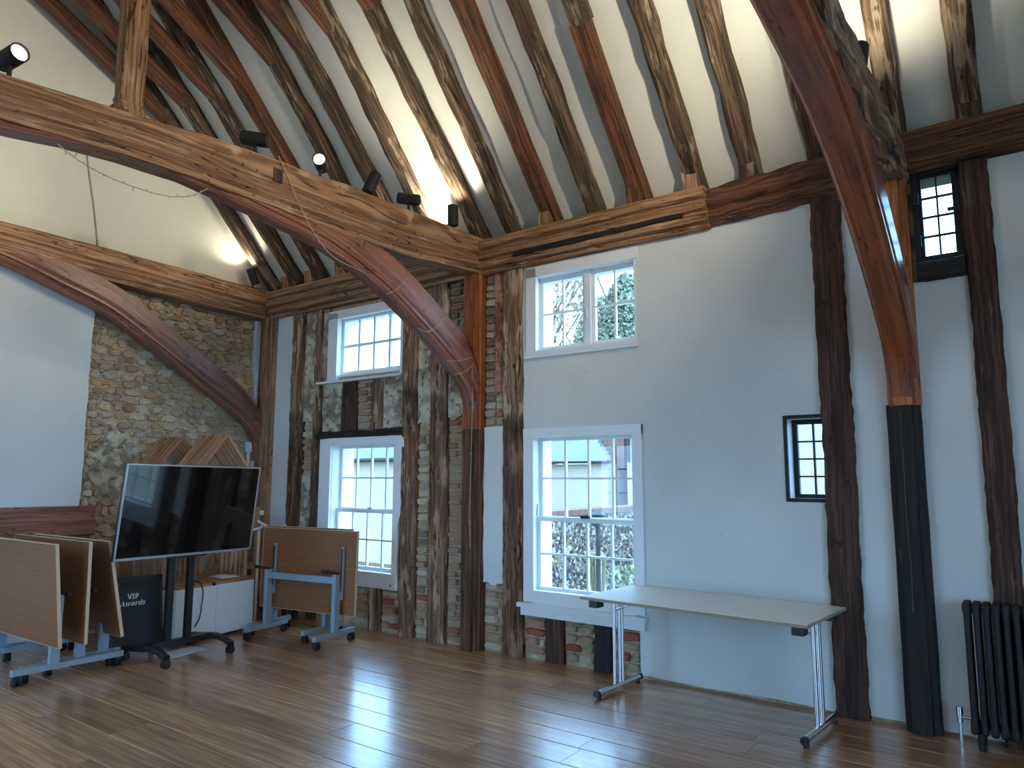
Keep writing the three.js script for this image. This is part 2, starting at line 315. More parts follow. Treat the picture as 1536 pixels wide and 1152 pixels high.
daub(-6.8, -6.47, 2.12, 2.68, 45, M.daub, 0.0); bricks(-6.215, -5.985, 2.13, 2.67, 46, [1, 2, 3, 3, 1]); daub(-5.775, -5.49, 2.13, 2.69, 47);
daub(-5.265, -5.075, 2.15, 3.3, 48, M.daub, 0.006); bricks(-5.265, -5.075, 0.05, 2.13, 49, [4, 3, 4, 2, 3, 0, 5]); bricks(-5.265, -5.075, 3.3, 3.6, 50, mixed);
bricks(-4.845, -4.61, 2.75, 3.58, 51, [5, 1, 3, 3]); daub(-4.845, -4.61, 2.2, 2.74, 52, M.daub, 0.006); bricks(-4.845, -4.61, 0.02, 2.18, 53, [2, 3, 2, 4, 1, 3, 2]);
bricks(-4.38, -4.25, 2.1, 3.6, 54, [3, 3, 4, 5]); daub(-4.25, -4.14, 2.4, 3.6, 55, std({ map: T.daub, color: lin(0.75, 0.42, 0.36), roughness: 0.95, bumpMap: T.rough, bumpScale: 0.02 }), 0.002); bricks(-4.25, -4.14, 2.1, 2.38, 56, mixed);
daub(-4.375, -4.142, 0.62, 2.08, 57, M.plaster, 0.012); bricks(-4.375, -4.142, 0.02, 0.62, 58, pale);
bricks(-6.55, -5.95, 0.04, 0.43, 59, pale); bricks(-5.755, -5.49, 0.04, 0.43, 60, [4, 4, 2, 0]);
bricks(-3.915, -3.685, 0.04, 0.4, 61, red); bricks(-3.485, -3.195, 0.04, 0.4, 62, [2, 4, 3, 0, 3]); bricks(-3.025, -2.765, 0.04, 0.4, 63, [3, 4, 0, 3]);

// wall plate, moulded where it survives
const plateProfile = [[-0.2, 0.02], [-0.2, 0.32], [0.15, 0.32], [0.16, 0.31], [0.16, 0.245], [0.145, 0.235], [0.115, 0.23], [0.115, 0.21], [0.14, 0.195], [0.148, 0.165], [0.14, 0.14], [0.1, 0.13], [0.1, 0.11], [0.115, 0.1], [0.12, 0.065], [0.105, 0.05], [0.06, 0.042], [0.06, 0.0], [-0.1, 0.0]].reverse();
const roughen = (sec, amt, seed, len) => { const r = rng(seed); return () => sec.map(([a, b]) => [a + (r() - 0.5) * 2 * amt, b + (r() - 0.5) * 2 * amt]); };
mk('wall_plate', sweep(line(V(-7.85, 3.585, 0), V(-4.6, 3.585, 0), 16), V(0, 0, 1), roughen(plateProfile, 0.003, 3), 0.5), M.beam, wallBack);
mk('wall_plate', sweep(line(V(-4.38, 3.585, 0), V(-2.05, 3.59, 0), 12), V(0, 0, 1), roughen(plateProfile, 0.004, 4), 0.5), M.beam, wallBack);
mk('wall_plate', sweep(line(V(-2.05, 3.6, 0.0), V(-0.84, 3.64, 0.0), 12), V(0, 0, 1), roughen([[-0.2, 0.02], [0.03, 0.0], [0.075, 0.06], [0.06, 0.13], [0.1, 0.17], [0.09, 0.26], [0.1, 0.3], [-0.2, 0.3]], 0.012, 5), 0.4), M.rafterRed, wallBack);
mk('wall_plate', sweep(line(V(-0.66, 3.685, 0.0), V(3.1, 3.685, 0.0), 14), V(0, 0, 1), roughen([[-0.2, 0.0], [0.08, 0.0], [0.1, 0.02], [0.1, 0.25], [0.08, 0.28], [-0.2, 0.28]], 0.006, 6), 0.4), M.rafterRed, wallBack);
// dark charred strip on the plate over the casement
mk('charred_strip', timber(V(-3.95, 3.7, 0.11), V(-2.25, 3.72, 0.11), 0.035, 0.05, V(0, 0, 1), { n: 20, rough: 0.006, seed: 77, wave: 0.003, c: 0.006 }), M.black, wallBack);

// end wall: rubble stone beside the corner, plaster beyond, gable above
{
  mk('wall_core', metric(new THREE.BoxGeometry(0.3, 4.1, 7.5).translate(WL - 0.14, 1.95, 3.45), 'z'), M.mortar, wallLeft);
  const g = new THREE.Shape([[-0.3, 3.5], [7.3, 3.5], [7.3, 3.9], [3.5, 7.95], [-0.3, 3.85]].map(([x, y]) => new THREE.Vector2(x, y)));
  const gg = new THREE.ExtrudeGeometry(g, { depth: 0.25, bevelEnabled: false }); gg.rotateY(-Math.PI / 2); gg.translate(WL, 0, 0);
  mk('gable_plaster', metric(gg, 'z'), M.ceiling, wallLeft);
  const r = rng(5), s = new THREE.Shape([[7.1, 0.02], [7.1, 3.9], ...edge(r, 2.06, 3.9, 0.02, 24, 0.008)].map(([x, y]) => new THREE.Vector2(x, y)));
  const sg = new THREE.ExtrudeGeometry(s, { depth: 0.05, bevelEnabled: false }); sg.rotateY(-Math.PI / 2); sg.translate(WL + 0.05, 0, 0);
  mk('plaster_panel', metric(sg, 'z'), M.plaster, wallLeft);
  mk('plaster_strip', box(WL - 0.02, WL + 0.09, 1.0, 3.6, 0.06, 0.12, 'y'), M.plaster, wallLeft);
  const shapes = [1, 2, 3, 4, 5, 6, 7, 8].map((k) => chunk(k * 131, 8 + k % 3, 3.2, 0.3, 0.1).rotateY(Math.PI / 2));
  const cells = []; let y = 0.9;
  while (y < 3.7) {
    const h = 0.055 + r() * 0.055; let z = 0.1 + r() * 0.05;
    while (z < 2.03) { const w = Math.min(0.07 + r() * 0.17, 2.05 - z); if (w > 0.03) cells.push({ w, h, y: y + h / 2 + (r() - 0.5) * 0.02, z: z + w / 2 }); z += w; }
    y += h;
  }
  cells.sort((a, b) => b.w * b.h - a.w * a.h);
  const tone = (c) => c.y < 2.4 && c.z > 0.4 && c.z < 1.5 ? [3, 4, 3, 6, 1, 2][Math.floor(r() * 6)] : Math.floor(r() * 7);
  cells.slice(0, 296).forEach((c) => {
    const m = mk('stone', shapes[Math.floor(r() * 8)], M.stone[tone(c)], wallLeft);
    m.scale.set(0.1, c.h * 1.06, c.w * 1.04); m.position.set(WL - 0.008 + (r() - 0.5) * 0.026, c.y, c.z); m.rotation.x = (r() - 0.5) * 0.25;
  });
  const rest = cells.slice(296), n = rest.length + 700, inst = new THREE.InstancedMesh(shapes[2], std({ map: T.brick, roughness: 0.95, bumpMap: T.rough, bumpScale: 0.012 }), n), q = new THREE.Object3D();
  for (let i = 0; i < n; i++) {
    const c = rest[i] ?? { w: 0.03 + r() * 0.05, h: 0.02 + r() * 0.025, y: 0.9 + r() * 2.75, z: 0.1 + r() * 1.92 };
    q.position.set(WL - 0.01 + (r() - 0.5) * 0.024, c.y, c.z); q.scale.set(0.095, c.h * 1.06, c.w * 1.04); q.rotation.set((r() - 0.5) * 0.4, 0, 0); q.updateMatrix(); inst.setMatrixAt(i, q.matrix); inst.setColorAt(i, M.stone[tone(c)].color);
  }
  inst.name = 'small_rubble'; inst.userData.kind = 'stuff'; inst.castShadow = inst.receiveShadow = true; wallLeft.add(inst);
  // patch of lime render low on the rubble
  const pr = rng(91), pts = []; for (let i = 0; i < 26; i++) { const a = i / 26 * Math.PI * 2, q2 = 0.75 + pr() * 0.4; pts.push(new THREE.Vector2(1.72 + Math.cos(a) * 0.26 * q2, 1.72 + Math.sin(a) * 0.42 * q2)); }
  const pg = new THREE.ExtrudeGeometry(new THREE.Shape(pts), { depth: 0.06, bevelEnabled: false }); pg.rotateY(-Math.PI / 2); pg.translate(WL + 0.055, 0, 0);
  mk('render_patch', metric(pg, 'z'), M.daub, wallLeft);
  mk('timber_rail', timber(V(WL + 0.06, 1.155, 7.0), V(WL + 0.06, 1.155, 1.93), 0.14, 0.3, V(1, 0, 0), { n: 16, rough: 0.003, wave: 0.004, seed: 8, c: 0.008 }), M.varnish, wallLeft);
  mk('cable', tube([px(130, 225, 'x', WL + 0.012), px(134, 260, 'x', WL + 0.012), px(141, 310, 'x', WL + 0.012), px(147, 368, 'x', WL + 0.012)], 0.006, 20), M.wire, wallLeft);
}
// walls behind the camera, with the windows that light the room from there
const FW = [[-7.4, -5.75, 0.3, 2.3], [-7.4, -5.75, 2.45, 3.6], [-5.3, -4.2, 0.4, 2.2], [-5.3, -4.2, 2.45, 3.5]];
const RW = [[3.5, 5.0, 0.3, 3.6], [5.3, 6.8, 0.3, 3.6]];            // z0, z1, y0, y1 in the far end wall
mk('wall_core', slab([[-8.4, -0.1], [3.2, -0.1], [3.2, 4.0], [-8.4, 4.0]], FW.map((o) => rect(...o)), 7.06, 7.32), M.plaster, wallFront);
{
  const g = new THREE.Shape([[-0.3, -0.1], [7.3, -0.1], [7.3, 3.9], [3.5, 7.95], [-0.3, 3.85]].map(([x, y]) => new THREE.Vector2(x, y)));
  RW.forEach((o) => g.holes.push(rect(...o)));
  const gg = new THREE.ExtrudeGeometry(g, { depth: 0.25, bevelEnabled: false }); gg.rotateY(-Math.PI / 2); gg.translate(3.35, 0, 0);
  mk('wall_core', metric(gg, 'z'), M.plaster, wallRight);
}

// ---------------------------------------------------------------- roof
const SL = 1.085, CT = 1 / Math.hypot(1, SL), ST = SL * CT, Y0 = 3.95;      // underside of the rafters: y = Y0 + SL z
const roofPoint = (x, z, up) => V(x, Y0 + SL * z + up * CT, z - up * ST);
const ceiling = structure('ceiling', 'cream plaster roof slope between dark rafters');
{
  const a = roofPoint(0, -0.2, 0.13), b = roofPoint(0, 3.62, 0.13);
  mk('plaster_slope', sweep([V(-8.35, (a.y + b.y) / 2, (a.z + b.z) / 2), V(3.35, (a.y + b.y) / 2, (a.z + b.z) / 2)], V(0, ST, CT), [[-a.distanceTo(b) / 2, 0], [a.distanceTo(b) / 2, 0], [a.distanceTo(b) / 2, 0.1], [-a.distanceTo(b) / 2, 0.1]].map(([p, q]) => [p, q]), 0), M.ceiling, ceiling);
  const c = V(0, a.y, 7 - a.z), d = V(0, b.y, 7 - b.z);
  mk('plaster_slope', sweep([V(-8.35, (c.y + d.y) / 2, (c.z + d.z) / 2), V(3.35, (c.y + d.y) / 2, (c.z + d.z) / 2)], V(0, ST, -CT), [[-a.distanceTo(b) / 2, -0.1], [a.distanceTo(b) / 2, -0.1], [a.distanceTo(b) / 2, 0], [-a.distanceTo(b) / 2, 0]], 0), M.ceiling, ceiling);
  const rafters = [[-7.86, 0], [-7.4, 0], [-6.93, 0], [-6.45, 1], [-5.86, 0], [-5.45, 0], [-5.0, 0], [-4.47, 0], [-4.05, 0], [-3.59, 1], [-3.13, 0], [-2.68, 2], [-2.18, 0], [-1.72, 0], [-1.22, 0], [-0.7, 0], [-0.26, 0], [0.24, 1], [0.74, 0], [1.24, 0], [1.74, 0], [2.24, 0], [2.74, 0]];
  rafters.forEach(([x, kind], i) => {
    const w = 0.135 + R0() * 0.025, at = (z) => roofPoint(x, z, 0.075);
    if (kind === 2) {                                              // old stub above, renewed timber below
      mk('rafter', timber(at(1.02), at(3.45), w + 0.02, 0.15, V(1, 0, 0), { n: 16, seed: 200 + i, c: 0.025 }), M.rafter, ceiling);
      mk('rafter', timber(at(-0.04), at(1.03), w, 0.15, V(1, 0, 0), { n: 6, seed: 220 + i, rough: 0.002, wave: 0.002, c: 0.006 }), M.rafterRed, ceiling);
    } else mk('rafter', timber(at(-0.05), at(3.45), w, 0.15, V(1, 0, 0), { n: 26, seed: 200 + i, rough: kind ? 0.004 : 0.01, wave: kind ? 0.004 : 0.009, c: kind ? 0.008 : 0.025 }), kind ? M.rafterRed : M.rafter, ceiling);
    const s0 = V(x, 5.62, 1.55), s1 = V(x, 6.78, 3.5);
    mk('rafter_brace', timber(s0.clone().add(V(0, 0.06, -0.06)), s1, w * 0.9, 0.14, V(1, 0, 0), { n: 10, seed: 300 + i, rough: 0.004, wave: 0.005 }), M.rafterRed, ceiling);
  });
  for (const [x, h, m, dz] of [[-7.54, 0.2, M.beam, 0], [-7.08, 0.2, M.beam, 0], [-6.52, 0.22, M.beam, 0], [-3.62, 0.19, M.beam, 0.02], [-2.7, 0.2, M.rafterRed, 0.02], [-2.19, 0.2, M.stud, 0.02], [-1.73, 0.24, M.rafter, 0.0], [-0.25, 0.25, M.rafter, 0.02], [-5.0, 0.2, M.beam, 0]])
    mk('foot_block', timber(V(x, 3.88, 0.0 + dz), V(x, 3.89 + h, 0.03 + dz), 0.13, 0.11, V(1, 0, 0), { n: 3, rough: 0.003, wave: 0.002, seed: 400 + x * 10 | 0, c: 0.005 }), m, ceiling);
  mk('crown_plate', timber(V(-8.1, 6.72, 3.5), V(3.1, 6.72, 3.5), 0.16, 0.16, V(0, 0, 1), { n: 20, seed: 500 }), M.beam, ceiling);
}

// ---------------------------------------------------------------- trusses
const archLow = [[7.0 - 0.1, 2.3], [6.1, 2.93], [5.0, 3.39], [4.13, 3.47], [3.45, 3.575], [2.97, 3.525], [2.45, 3.46], [1.96, 3.385], [1.39, 3.19], [0.9, 2.93], [0.5, 2.68], [0.25, 2.49], [0.17, 2.37], [0.13, 2.24], [0.115, 2.1]];
function rail(pts, n) {                                            // smooth curve in a z-y plane
  const c = new THREE.CatmullRomCurve3(pts.map(([z, y]) => V(0, y, z)), false, 'centripetal');
  return c.getSpacedPoints(n);
}
// curved member: soffit follows low, depth h(t), moulded along the soffit
function archBrace(x, low, depth, w, n = 40, moulded = true) {
  const path = rail(low, n).map((p) => V(x, p.y, p.z));
  const f = (k, t) => {
    const H = depth(t), e = w / 2;
    const right = moulded ? [[0.3, 0], [0.38, 0.022], [0.3, 0.03], [0.36, 0.055], [0.47, 0.06], [0.47, 0.085], [0.42, 0.095], [0.5, 0.125], [0.5, H]] : [[0.44, 0], [0.5, 0.03], [0.5, H]];
    return [...right.map(([a, b]) => [a * 2 * e, b]), ...right.slice().reverse().map(([a, b]) => [-a * 2 * e, b])];
  };
  return sweep(path, V(1, 0, 0), f, 0.45);
}
// path runs from the crown (large z) to the post (z = 0): tangent -z, so x cross tangent = +y
function tieBeam(x, bottom, top, w, m, rough, moulded, seed) {
  const n = 34, r = rng(seed), path = Array.from({ length: n + 1 }, (_, i) => V(x, 0, 7.1 - i * 7.2 / n));
  const j = Array.from({ length: n + 1 }, () => Array.from({ length: 20 }, () => (r() - 0.5) * 2 * rough));
  return sweep(path, V(1, 0, 0), (k) => {
    const z = path[k].z, b = bottom(z), t = top(z), e = w / 2, q = (i) => j[k][i];
    const side = moulded ? [[0.36, b], [0.42, b + 0.035], [0.36, b + 0.045], [0.44, b + 0.07], [0.44, b + 0.1], [0.38, b + 0.108], [0.45, b + 0.13], [0.46, b + 0.16], [0.41, b + 0.17], [0.5, b + 0.195], [0.5, t - 0.015], [0.46, t]] : [[0.36, b], [0.46, b + 0.04], [0.5, b + 0.12], [0.46, b + 0.2], [0.4, t - 0.06], [0.3, t]];
    return [...side.map(([a, y], i) => [a * 2 * e + q(i), y + q(i)]), ...side.slice().reverse().map(([a, y], i) => [-a * 2 * e + q(i), y + q(side.length - 1 - i)])];
  }, 0.45);
}
function post(g, x, w, proud, y0, y1, m, seed, mould = true, name = 'post') {
  const e = w / 2, sec = mould ? [[-e, -0.2], [e, -0.2], [e, proud * 0.35], [e * 0.86, proud * 0.5], [e * 0.86, proud * 0.65], [e * 0.6, proud * 0.72], [e * 0.55, proud], [-e * 0.55, proud], [-e * 0.6, proud * 0.72], [-e * 0.86, proud * 0.65], [-e * 0.86, proud * 0.5], [-e, proud * 0.35]] : chamfered(w, 0.2 + proud, 0.015).map(([a, b]) => [a, b + proud / 2 - 0.1]);
  return mk(name, sweep(line(V(x, y0, 0), V(x, y1, 0), 14), V(1, 0, 0), roughen(sec, mould ? 0.002 : 0.006, seed), 0.45), m, g);
}
const lerpY = (pts) => (z) => { for (let i = 0; i + 1 < pts.length; i++) if (z <= pts[i + 1][0]) { const t = (z - pts[i][0]) / (pts[i + 1][0] - pts[i][0]); return pts[i][1] + (pts[i + 1][1] - pts[i][1]) * t; } return pts.at(-1)[1]; };
{ // against the end wall
  const t = thing('roof_truss', 'reddish brown arched roof truss standing against the rubble end wall', 'roof truss');
  mk('tie_beam', tieBeam(X1, lerpY([[-0.2, 3.56], [1.5, 3.62], [3.5, 3.72], [7.1, 3.6]]), lerpY([[-0.2, 3.91], [1.5, 3.97], [3.5, 4.0], [7.1, 3.9]]), 0.26, M.beam, 0.004, true, 1), M.beam, t);
  const low = [[3.6, 3.72], [2.95, 3.61], [2.45, 3.45], [2.03, 3.31], [1.62, 3.08], [0.84, 2.6], [0.45, 2.36], [0.22, 2.18], [0.14, 2.0], [0.12, 1.8]];
  mk('arch_brace', archBrace(X1, low, (s) => 0.3 - 0.16 * step(0.75, 1, s), 0.22, 40), M.varnish, t);
  post(t, -7.83, 0.24, 0.11, 0, 3.58, M.beam, 2);
}
{ // free-standing middle truss with the crown post
  const t = thing('roof_truss', 'brown moulded arched roof truss with round crown post and spotlights on top', 'roof truss');
  mk('tie_beam', tieBeam(X2, lerpY([[-0.2, 3.6], [0.1, 3.6], [1.2, 3.52], [3.4, 3.56], [4.2, 3.5], [7.1, 3.5]]), lerpY([[-0.2, 3.95], [1.8, 3.92], [3.0, 3.86], [3.45, 3.81], [4.2, 3.74], [7.1, 3.75]]), 0.26, M.beam, 0.004, true, 3), M.beam, t);
  mk('arch_brace', archBrace(X2, archLow.filter(([z, y]) => z < 3.5 && y > 2.2), (s) => 0.16 + 0.16 * step(0.3, 0.6, s) - 0.22 * step(0.86, 1, s), 0.18, 60), M.varnish, t);
  mk('arch_brace', archBrace(X2, archLow.filter(([z]) => z > 3.4), () => 0.16, 0.22, 30), M.varnish, t);
  post(t, -4.49, 0.21, 0.13, 0, 2.06, M.rafterRed, 4, true, 'lower_post'); post(t, -4.49, 0.21, 0.13, 2.06, 3.62, M.oakPost, 14);
  const base = px(192, 168, 'x', X2);
  const cp = [[0.115, 0], [0.12, 0.03], [0.1, 0.05], [0.105, 0.075], [0.082, 0.1], [0.09, 0.12], [0.08, 0.15], [0.086, 0.4], [0.086, 2.9]].map(([a, b]) => new THREE.Vector2(a, b));
  const cg = new THREE.LatheGeometry(cp, 8); cg.rotateY(Math.PI / 8); cg.translate(X2, 3.8, base.z);
  mk('crown_post', metric(cg, 'y'), M.beam, t);
  mk('peg_mortice', box(-4.352, -4.345, 3.72, 3.82, 2.42, 2.5, 'y'), M.dark, t);
}
{ // truss above the camera's right
  const t = thing('roof_truss', 'arched roof truss with rough dark tie beam and new orange oak brace', 'roof truss');
  mk('tie_beam', tieBeam(X3, lerpY([[-0.2, 3.62], [0.1, 3.62], [1.2, 3.54], [3.4, 3.6], [7.1, 3.6]]), lerpY([[-0.2, 3.92], [2, 3.9], [7.1, 3.9]]), 0.27, M.dark, 0.016, false, 6), M.stud, t);
  mk('arch_brace', archBrace(X3, archLow.filter(([z]) => z < 3.5).map(([z, y]) => [z, y - 0.02]), (s) => 0.14 + 0.16 * step(0.3, 0.6, s) - 0.2 * step(0.82, 1, s), 0.2, 60), M.oakBrace, t);
  post(t, -0.75, 0.2, 0.12, 2.08, 3.66, M.oak, 7);
  post(t, -0.76, 0.205, 0.11, 0, 2.09, M.black, 8, true, 'old_post');
  mk('split_filler', tube([V(-0.77, 0.75, 0.112), V(-0.765, 1.0, 0.113), V(-0.772, 1.3, 0.112), V(-0.768, 1.7, 0.113), V(-0.77, 2.05, 0.112)], 0.004, 24, 5), M.stud, t);
}

// ---------------------------------------------------------------- windows
let windowCount = 0;
function pane(parent, x0, x1, y0, y1, z) { mk('pane', new THREE.PlaneGeometry(x1 - x0, y1 - y0).translate((x0 + x1) / 2, (y0 + y1) / 2, z), M.glass, parent); }
function sash(win, x0, x1, y0, y1, z, nx, ny, m = M.white, rail_ = 0.04, bottom = rail_, bar_ = 0.018, top = rail_, right = rail_) {
  const d = 0.035, s = mk('sash', merge([box(x0, x0 + rail_, y0, y1, z - d, z, 'y'), box(x1 - right, x1, y0, y1, z - d, z, 'y'), box(x0 + rail_, x1 - right, y0, y0 + bottom, z - d, z), box(x0 + rail_, x1 - right, y1 - top, y1, z - d, z)]), m, win);
  const a0 = x0 + rail_, a1 = x1 - right, b0 = y0 + bottom, b1 = y1 - top;
  for (let i = 1; i < nx; i++) { const x = a0 + (a1 - a0) * i / nx; mk('glazing_bar', box(x - bar_ / 2, x + bar_ / 2, b0, b1, z - d + 0.004, z - 0.003, 'y'), m, s); }
  for (let i = 1; i < ny; i++) { const y = b0 + (b1 - b0) * i / ny; mk('glazing_bar', box(a0, a1, y - bar_ / 2, y + bar_ / 2, z - d + 0.004, z - 0.004), m, s); }
  for (let i = 0; i < nx; i++) for (let k = 0; k < ny; k++) pane(s, a0 + (a1 - a0) * i / nx, a0 + (a1 - a0) * (i + 1) / nx, b0 + (b1 - b0) * k / ny, b0 + (b1 - b0) * (k + 1) / ny, z - d * 0.6);
  return s;
}
function windowThing(label) { return structure('window_' + (++windowCount), label); }
const lining = ([x0, x1, y0, y1], z0, z1, t = 0.025) => merge([box(x0, x0 + t, y0, y1, z0, z1, 'y'), box(x1 - t, x1, y0, y1, z0, z1, 'y'), box(x0, x1, y0, y0 + t, z0, z1), box(x0, x1, y1 - t, y1, z0, z1)]);
{ // 1: sash behind the folded tables
  const w = windowThing('white sash window behind the folded tables, lower storey'), o = W.w1;
  mk('frame', lining(o, -0.32, 0.0), M.white, w);
  mk('architrave', merge([box(-6.79, -6.6, 0.44, 1.96, -0.03, 0.03, 'y'), box(-6.79, -5.43, 1.955, 2.04, -0.03, 0.03), box(-6.6, -5.5, 0.44, 0.6, -0.03, 0.025)]), M.white, w);
  const shape = new THREE.Shape([[-5.58, 0.44], [-5.515, 0.44], [-5.505, 1.1], [-5.44, 1.3], [-5.43, 1.955], [-5.58, 1.955]].map(([x, y]) => new THREE.Vector2(x, y)));
  mk('architrave', metric(new THREE.ExtrudeGeometry(shape, { depth: 0.06, bevelEnabled: false }).translate(0, 0, -0.03), 'y'), M.white, w);
  sash(w, -6.6, -5.57, 1.22, 1.965, -0.12, 4, 2); sash(w, -6.6, -5.57, 0.565, 1.25, -0.08, 4, 2, M.white, 0.04, 0.07);
  mk('sticker', box(-5.6, -5.535, 0.475, 0.495, 0.024, 0.027), M.blackPlastic, w);
  mk('sash_lift', box(-6.05, -5.98, 1.25, 1.275, -0.08, -0.05), M.white, w);
}
{ // 2: sash over the brick plinth
  const w = windowThing('white sash window beside the big plaster panel, above the folding table'), o = W.w2;
  mk('frame', lining(o, -0.32, 0.0), M.white, w);
  mk('architrave', merge([box(-3.9, -3.79, 0.5, 2.04, -0.02, 0.025, 'y'), box(-2.79, -2.7, 0.5, 2.04, -0.02, 0.025, 'y'), box(-3.9, -2.7, 1.96, 2.045, -0.02, 0.03)]), M.white, w);
  mk('sill', merge([box(-3.94, -2.68, 0.455, 0.49, -0.02, 0.075), box(-3.92, -2.7, 0.38, 0.455, -0.02, 0.04), box(-3.8, -2.78, 0.49, 0.6, -0.05, 0.02)]), M.white, w);
  sash(w, -3.82, -2.77, 1.21, 1.975, -0.12, 4, 2); sash(w, -3.82, -2.77, 0.565, 1.245, -0.08, 4, 2, M.white, 0.04, 0.06);
  mk('sash_lock', box(-3.34, -3.26, 1.245, 1.27, -0.085, -0.05), M.blackIron, w);
  mk('sash_cord_knob', rod(V(-3.79, 1.25, -0.04), V(-3.785, 1.36, -0.045), 0.012), M.white, w);
}
{ // 3: upper
  const w = windowThing('white eight pane window under the wall plate over the folded tables'), o = W.w3;
  mk('frame', lining(o, -0.32, 0.0), M.white, w);
  mk('architrave', merge([box(-6.72, -6.56, 2.7, 3.5, -0.03, 0.02, 'y'), box(-5.53, -5.49, 2.7, 3.5, -0.03, 0.02, 'y'), box(-6.72, -5.49, 3.43, 3.53, -0.03, 0.02)]), M.white, w);
  mk('sill', box(-6.86, -5.46, 2.675, 2.7, -0.05, 0.07), M.white, w);
  sash(w, -6.6, -5.52, 2.765, 3.455, -0.09, 4, 2, M.white, 0.04, 0.05, 0.03);
}
{ // 4: upper casement pair
  const w = windowThing('white two light casement window under the wall plate beside the middle truss'), o = W.w4;
  mk('frame', lining(o, -0.32, 0.0), M.white, w);
  mk('architrave', merge([box(-3.87, -3.76, 2.71, 3.56, -0.02, 0.022, 'y'), box(-3.87, -2.715, 3.47, 3.57, -0.02, 0.022), box(-3.89, -2.71, 2.7, 2.76, -0.02, 0.03)]), M.white, w);
  const mid = -3.25;
  mk('mullion', box(mid - 0.03, mid + 0.03, 2.76, 3.48, -0.14, -0.06, 'y'), M.white, w);
  sash(w, -3.79, mid - 0.02, 2.77, 3.48, -0.09, 2, 2, M.white, 0.045); sash(w, mid + 0.02, -2.745, 2.77, 3.48, -0.09, 2, 2, M.white, 0.045);
  mk('catch', rod(V(mid, 3.02, -0.05), V(mid, 3.12, -0.045), 0.01), M.silver, w);
}
{ // 5: small leaded casement by the dark stud
  const w = windowThing('small black framed casement tucked behind the dark stud'), [x0, x1, y0, y1] = W.s1;
  mk('reveal', lining([x0, x1, y0, y1], -0.3, -0.008, 0.012), M.white, w);
  mk('black_edging', merge([box(x0 - 0.01, x0 + 0.014, y0 - 0.01, y1 + 0.01, -0.02, 0.006, 'y'), box(x0, -1.27, y1 - 0.014, y1 + 0.012, -0.02, 0.006), box(x0, -1.27, y0 - 0.012, y0 + 0.014, -0.02, 0.006)]), M.blackIron, w);
  sash(w, x0 + 0.012, x1, y0 + 0.012, y1 - 0.012, -0.15, 3, 4, M.blackIron, 0.035, 0.03, 0.012);
  mk('handle', tube([V(-1.3, 1.73, -0.14), V(-1.285, 1.77, -0.11), V(-1.27, 1.8, -0.1), V(-1.25, 1.81, -0.1)], 0.008, 12), M.blackIron, w);
}
{ // 6: small iron casement up by the tie beam
  const w = windowThing('small black iron casement high up between orange post and dark stud'), [x0, x1, y0, y1] = W.s2;
  mk('frame', lining([x0 - 0.01, x1 + 0.01, y0 - 0.01, y1 + 0.01], -0.3, 0.01, 0.03), M.blackIron, w);
  sash(w, x0 + 0.015, x1 - 0.01, y0 + 0.015, y1 - 0.015, -0.03, 2, 4, M.blackIron, 0.028, 0.035, 0.011, 0.03, 0.05);
  for (const y of [3.2, 3.5]) mk('hinge', box(x0 - 0.03, x0 + 0.03, y - 0.04, y + 0.04, 0.0, 0.02), M.blackIron, w);
  mk('catch', merge([box(-0.368, -0.35, 3.36, 3.47, -0.02, 0.02), box(-0.42, -0.35, 3.38, 3.395, -0.01, 0.03)]), M.blackIron, w);
}
FW.forEach(([x0, x1, y0, y1], i) => { // behind the camera
  const w = windowThing('white multi pane window in the wall behind the camera');
  mk('frame', lining([x0, x1, y0, y1], 7.0, 7.3, 0.04), M.white, w);
  sash(w, x0 + 0.03, x1 - 0.03, y0 + 0.03, y1 - 0.03, 7.2, 4, i % 2 ? 2 : 4);
});

RW.forEach(([z0, z1, y0, y1]) => {
  const w = windowThing('tall white window in the far end wall behind the camera'); w.position.set(3.2, 0, 0); w.rotation.y = -Math.PI / 2;
  mk('frame', lining([z0, z1, y0, y1], -0.1, 0.1, 0.04), M.white, w);
  sash(w, z0 + 0.03, z1 - 0.03, y0 + 0.03, y1 - 0.03, 0.0, 4, 6);
});

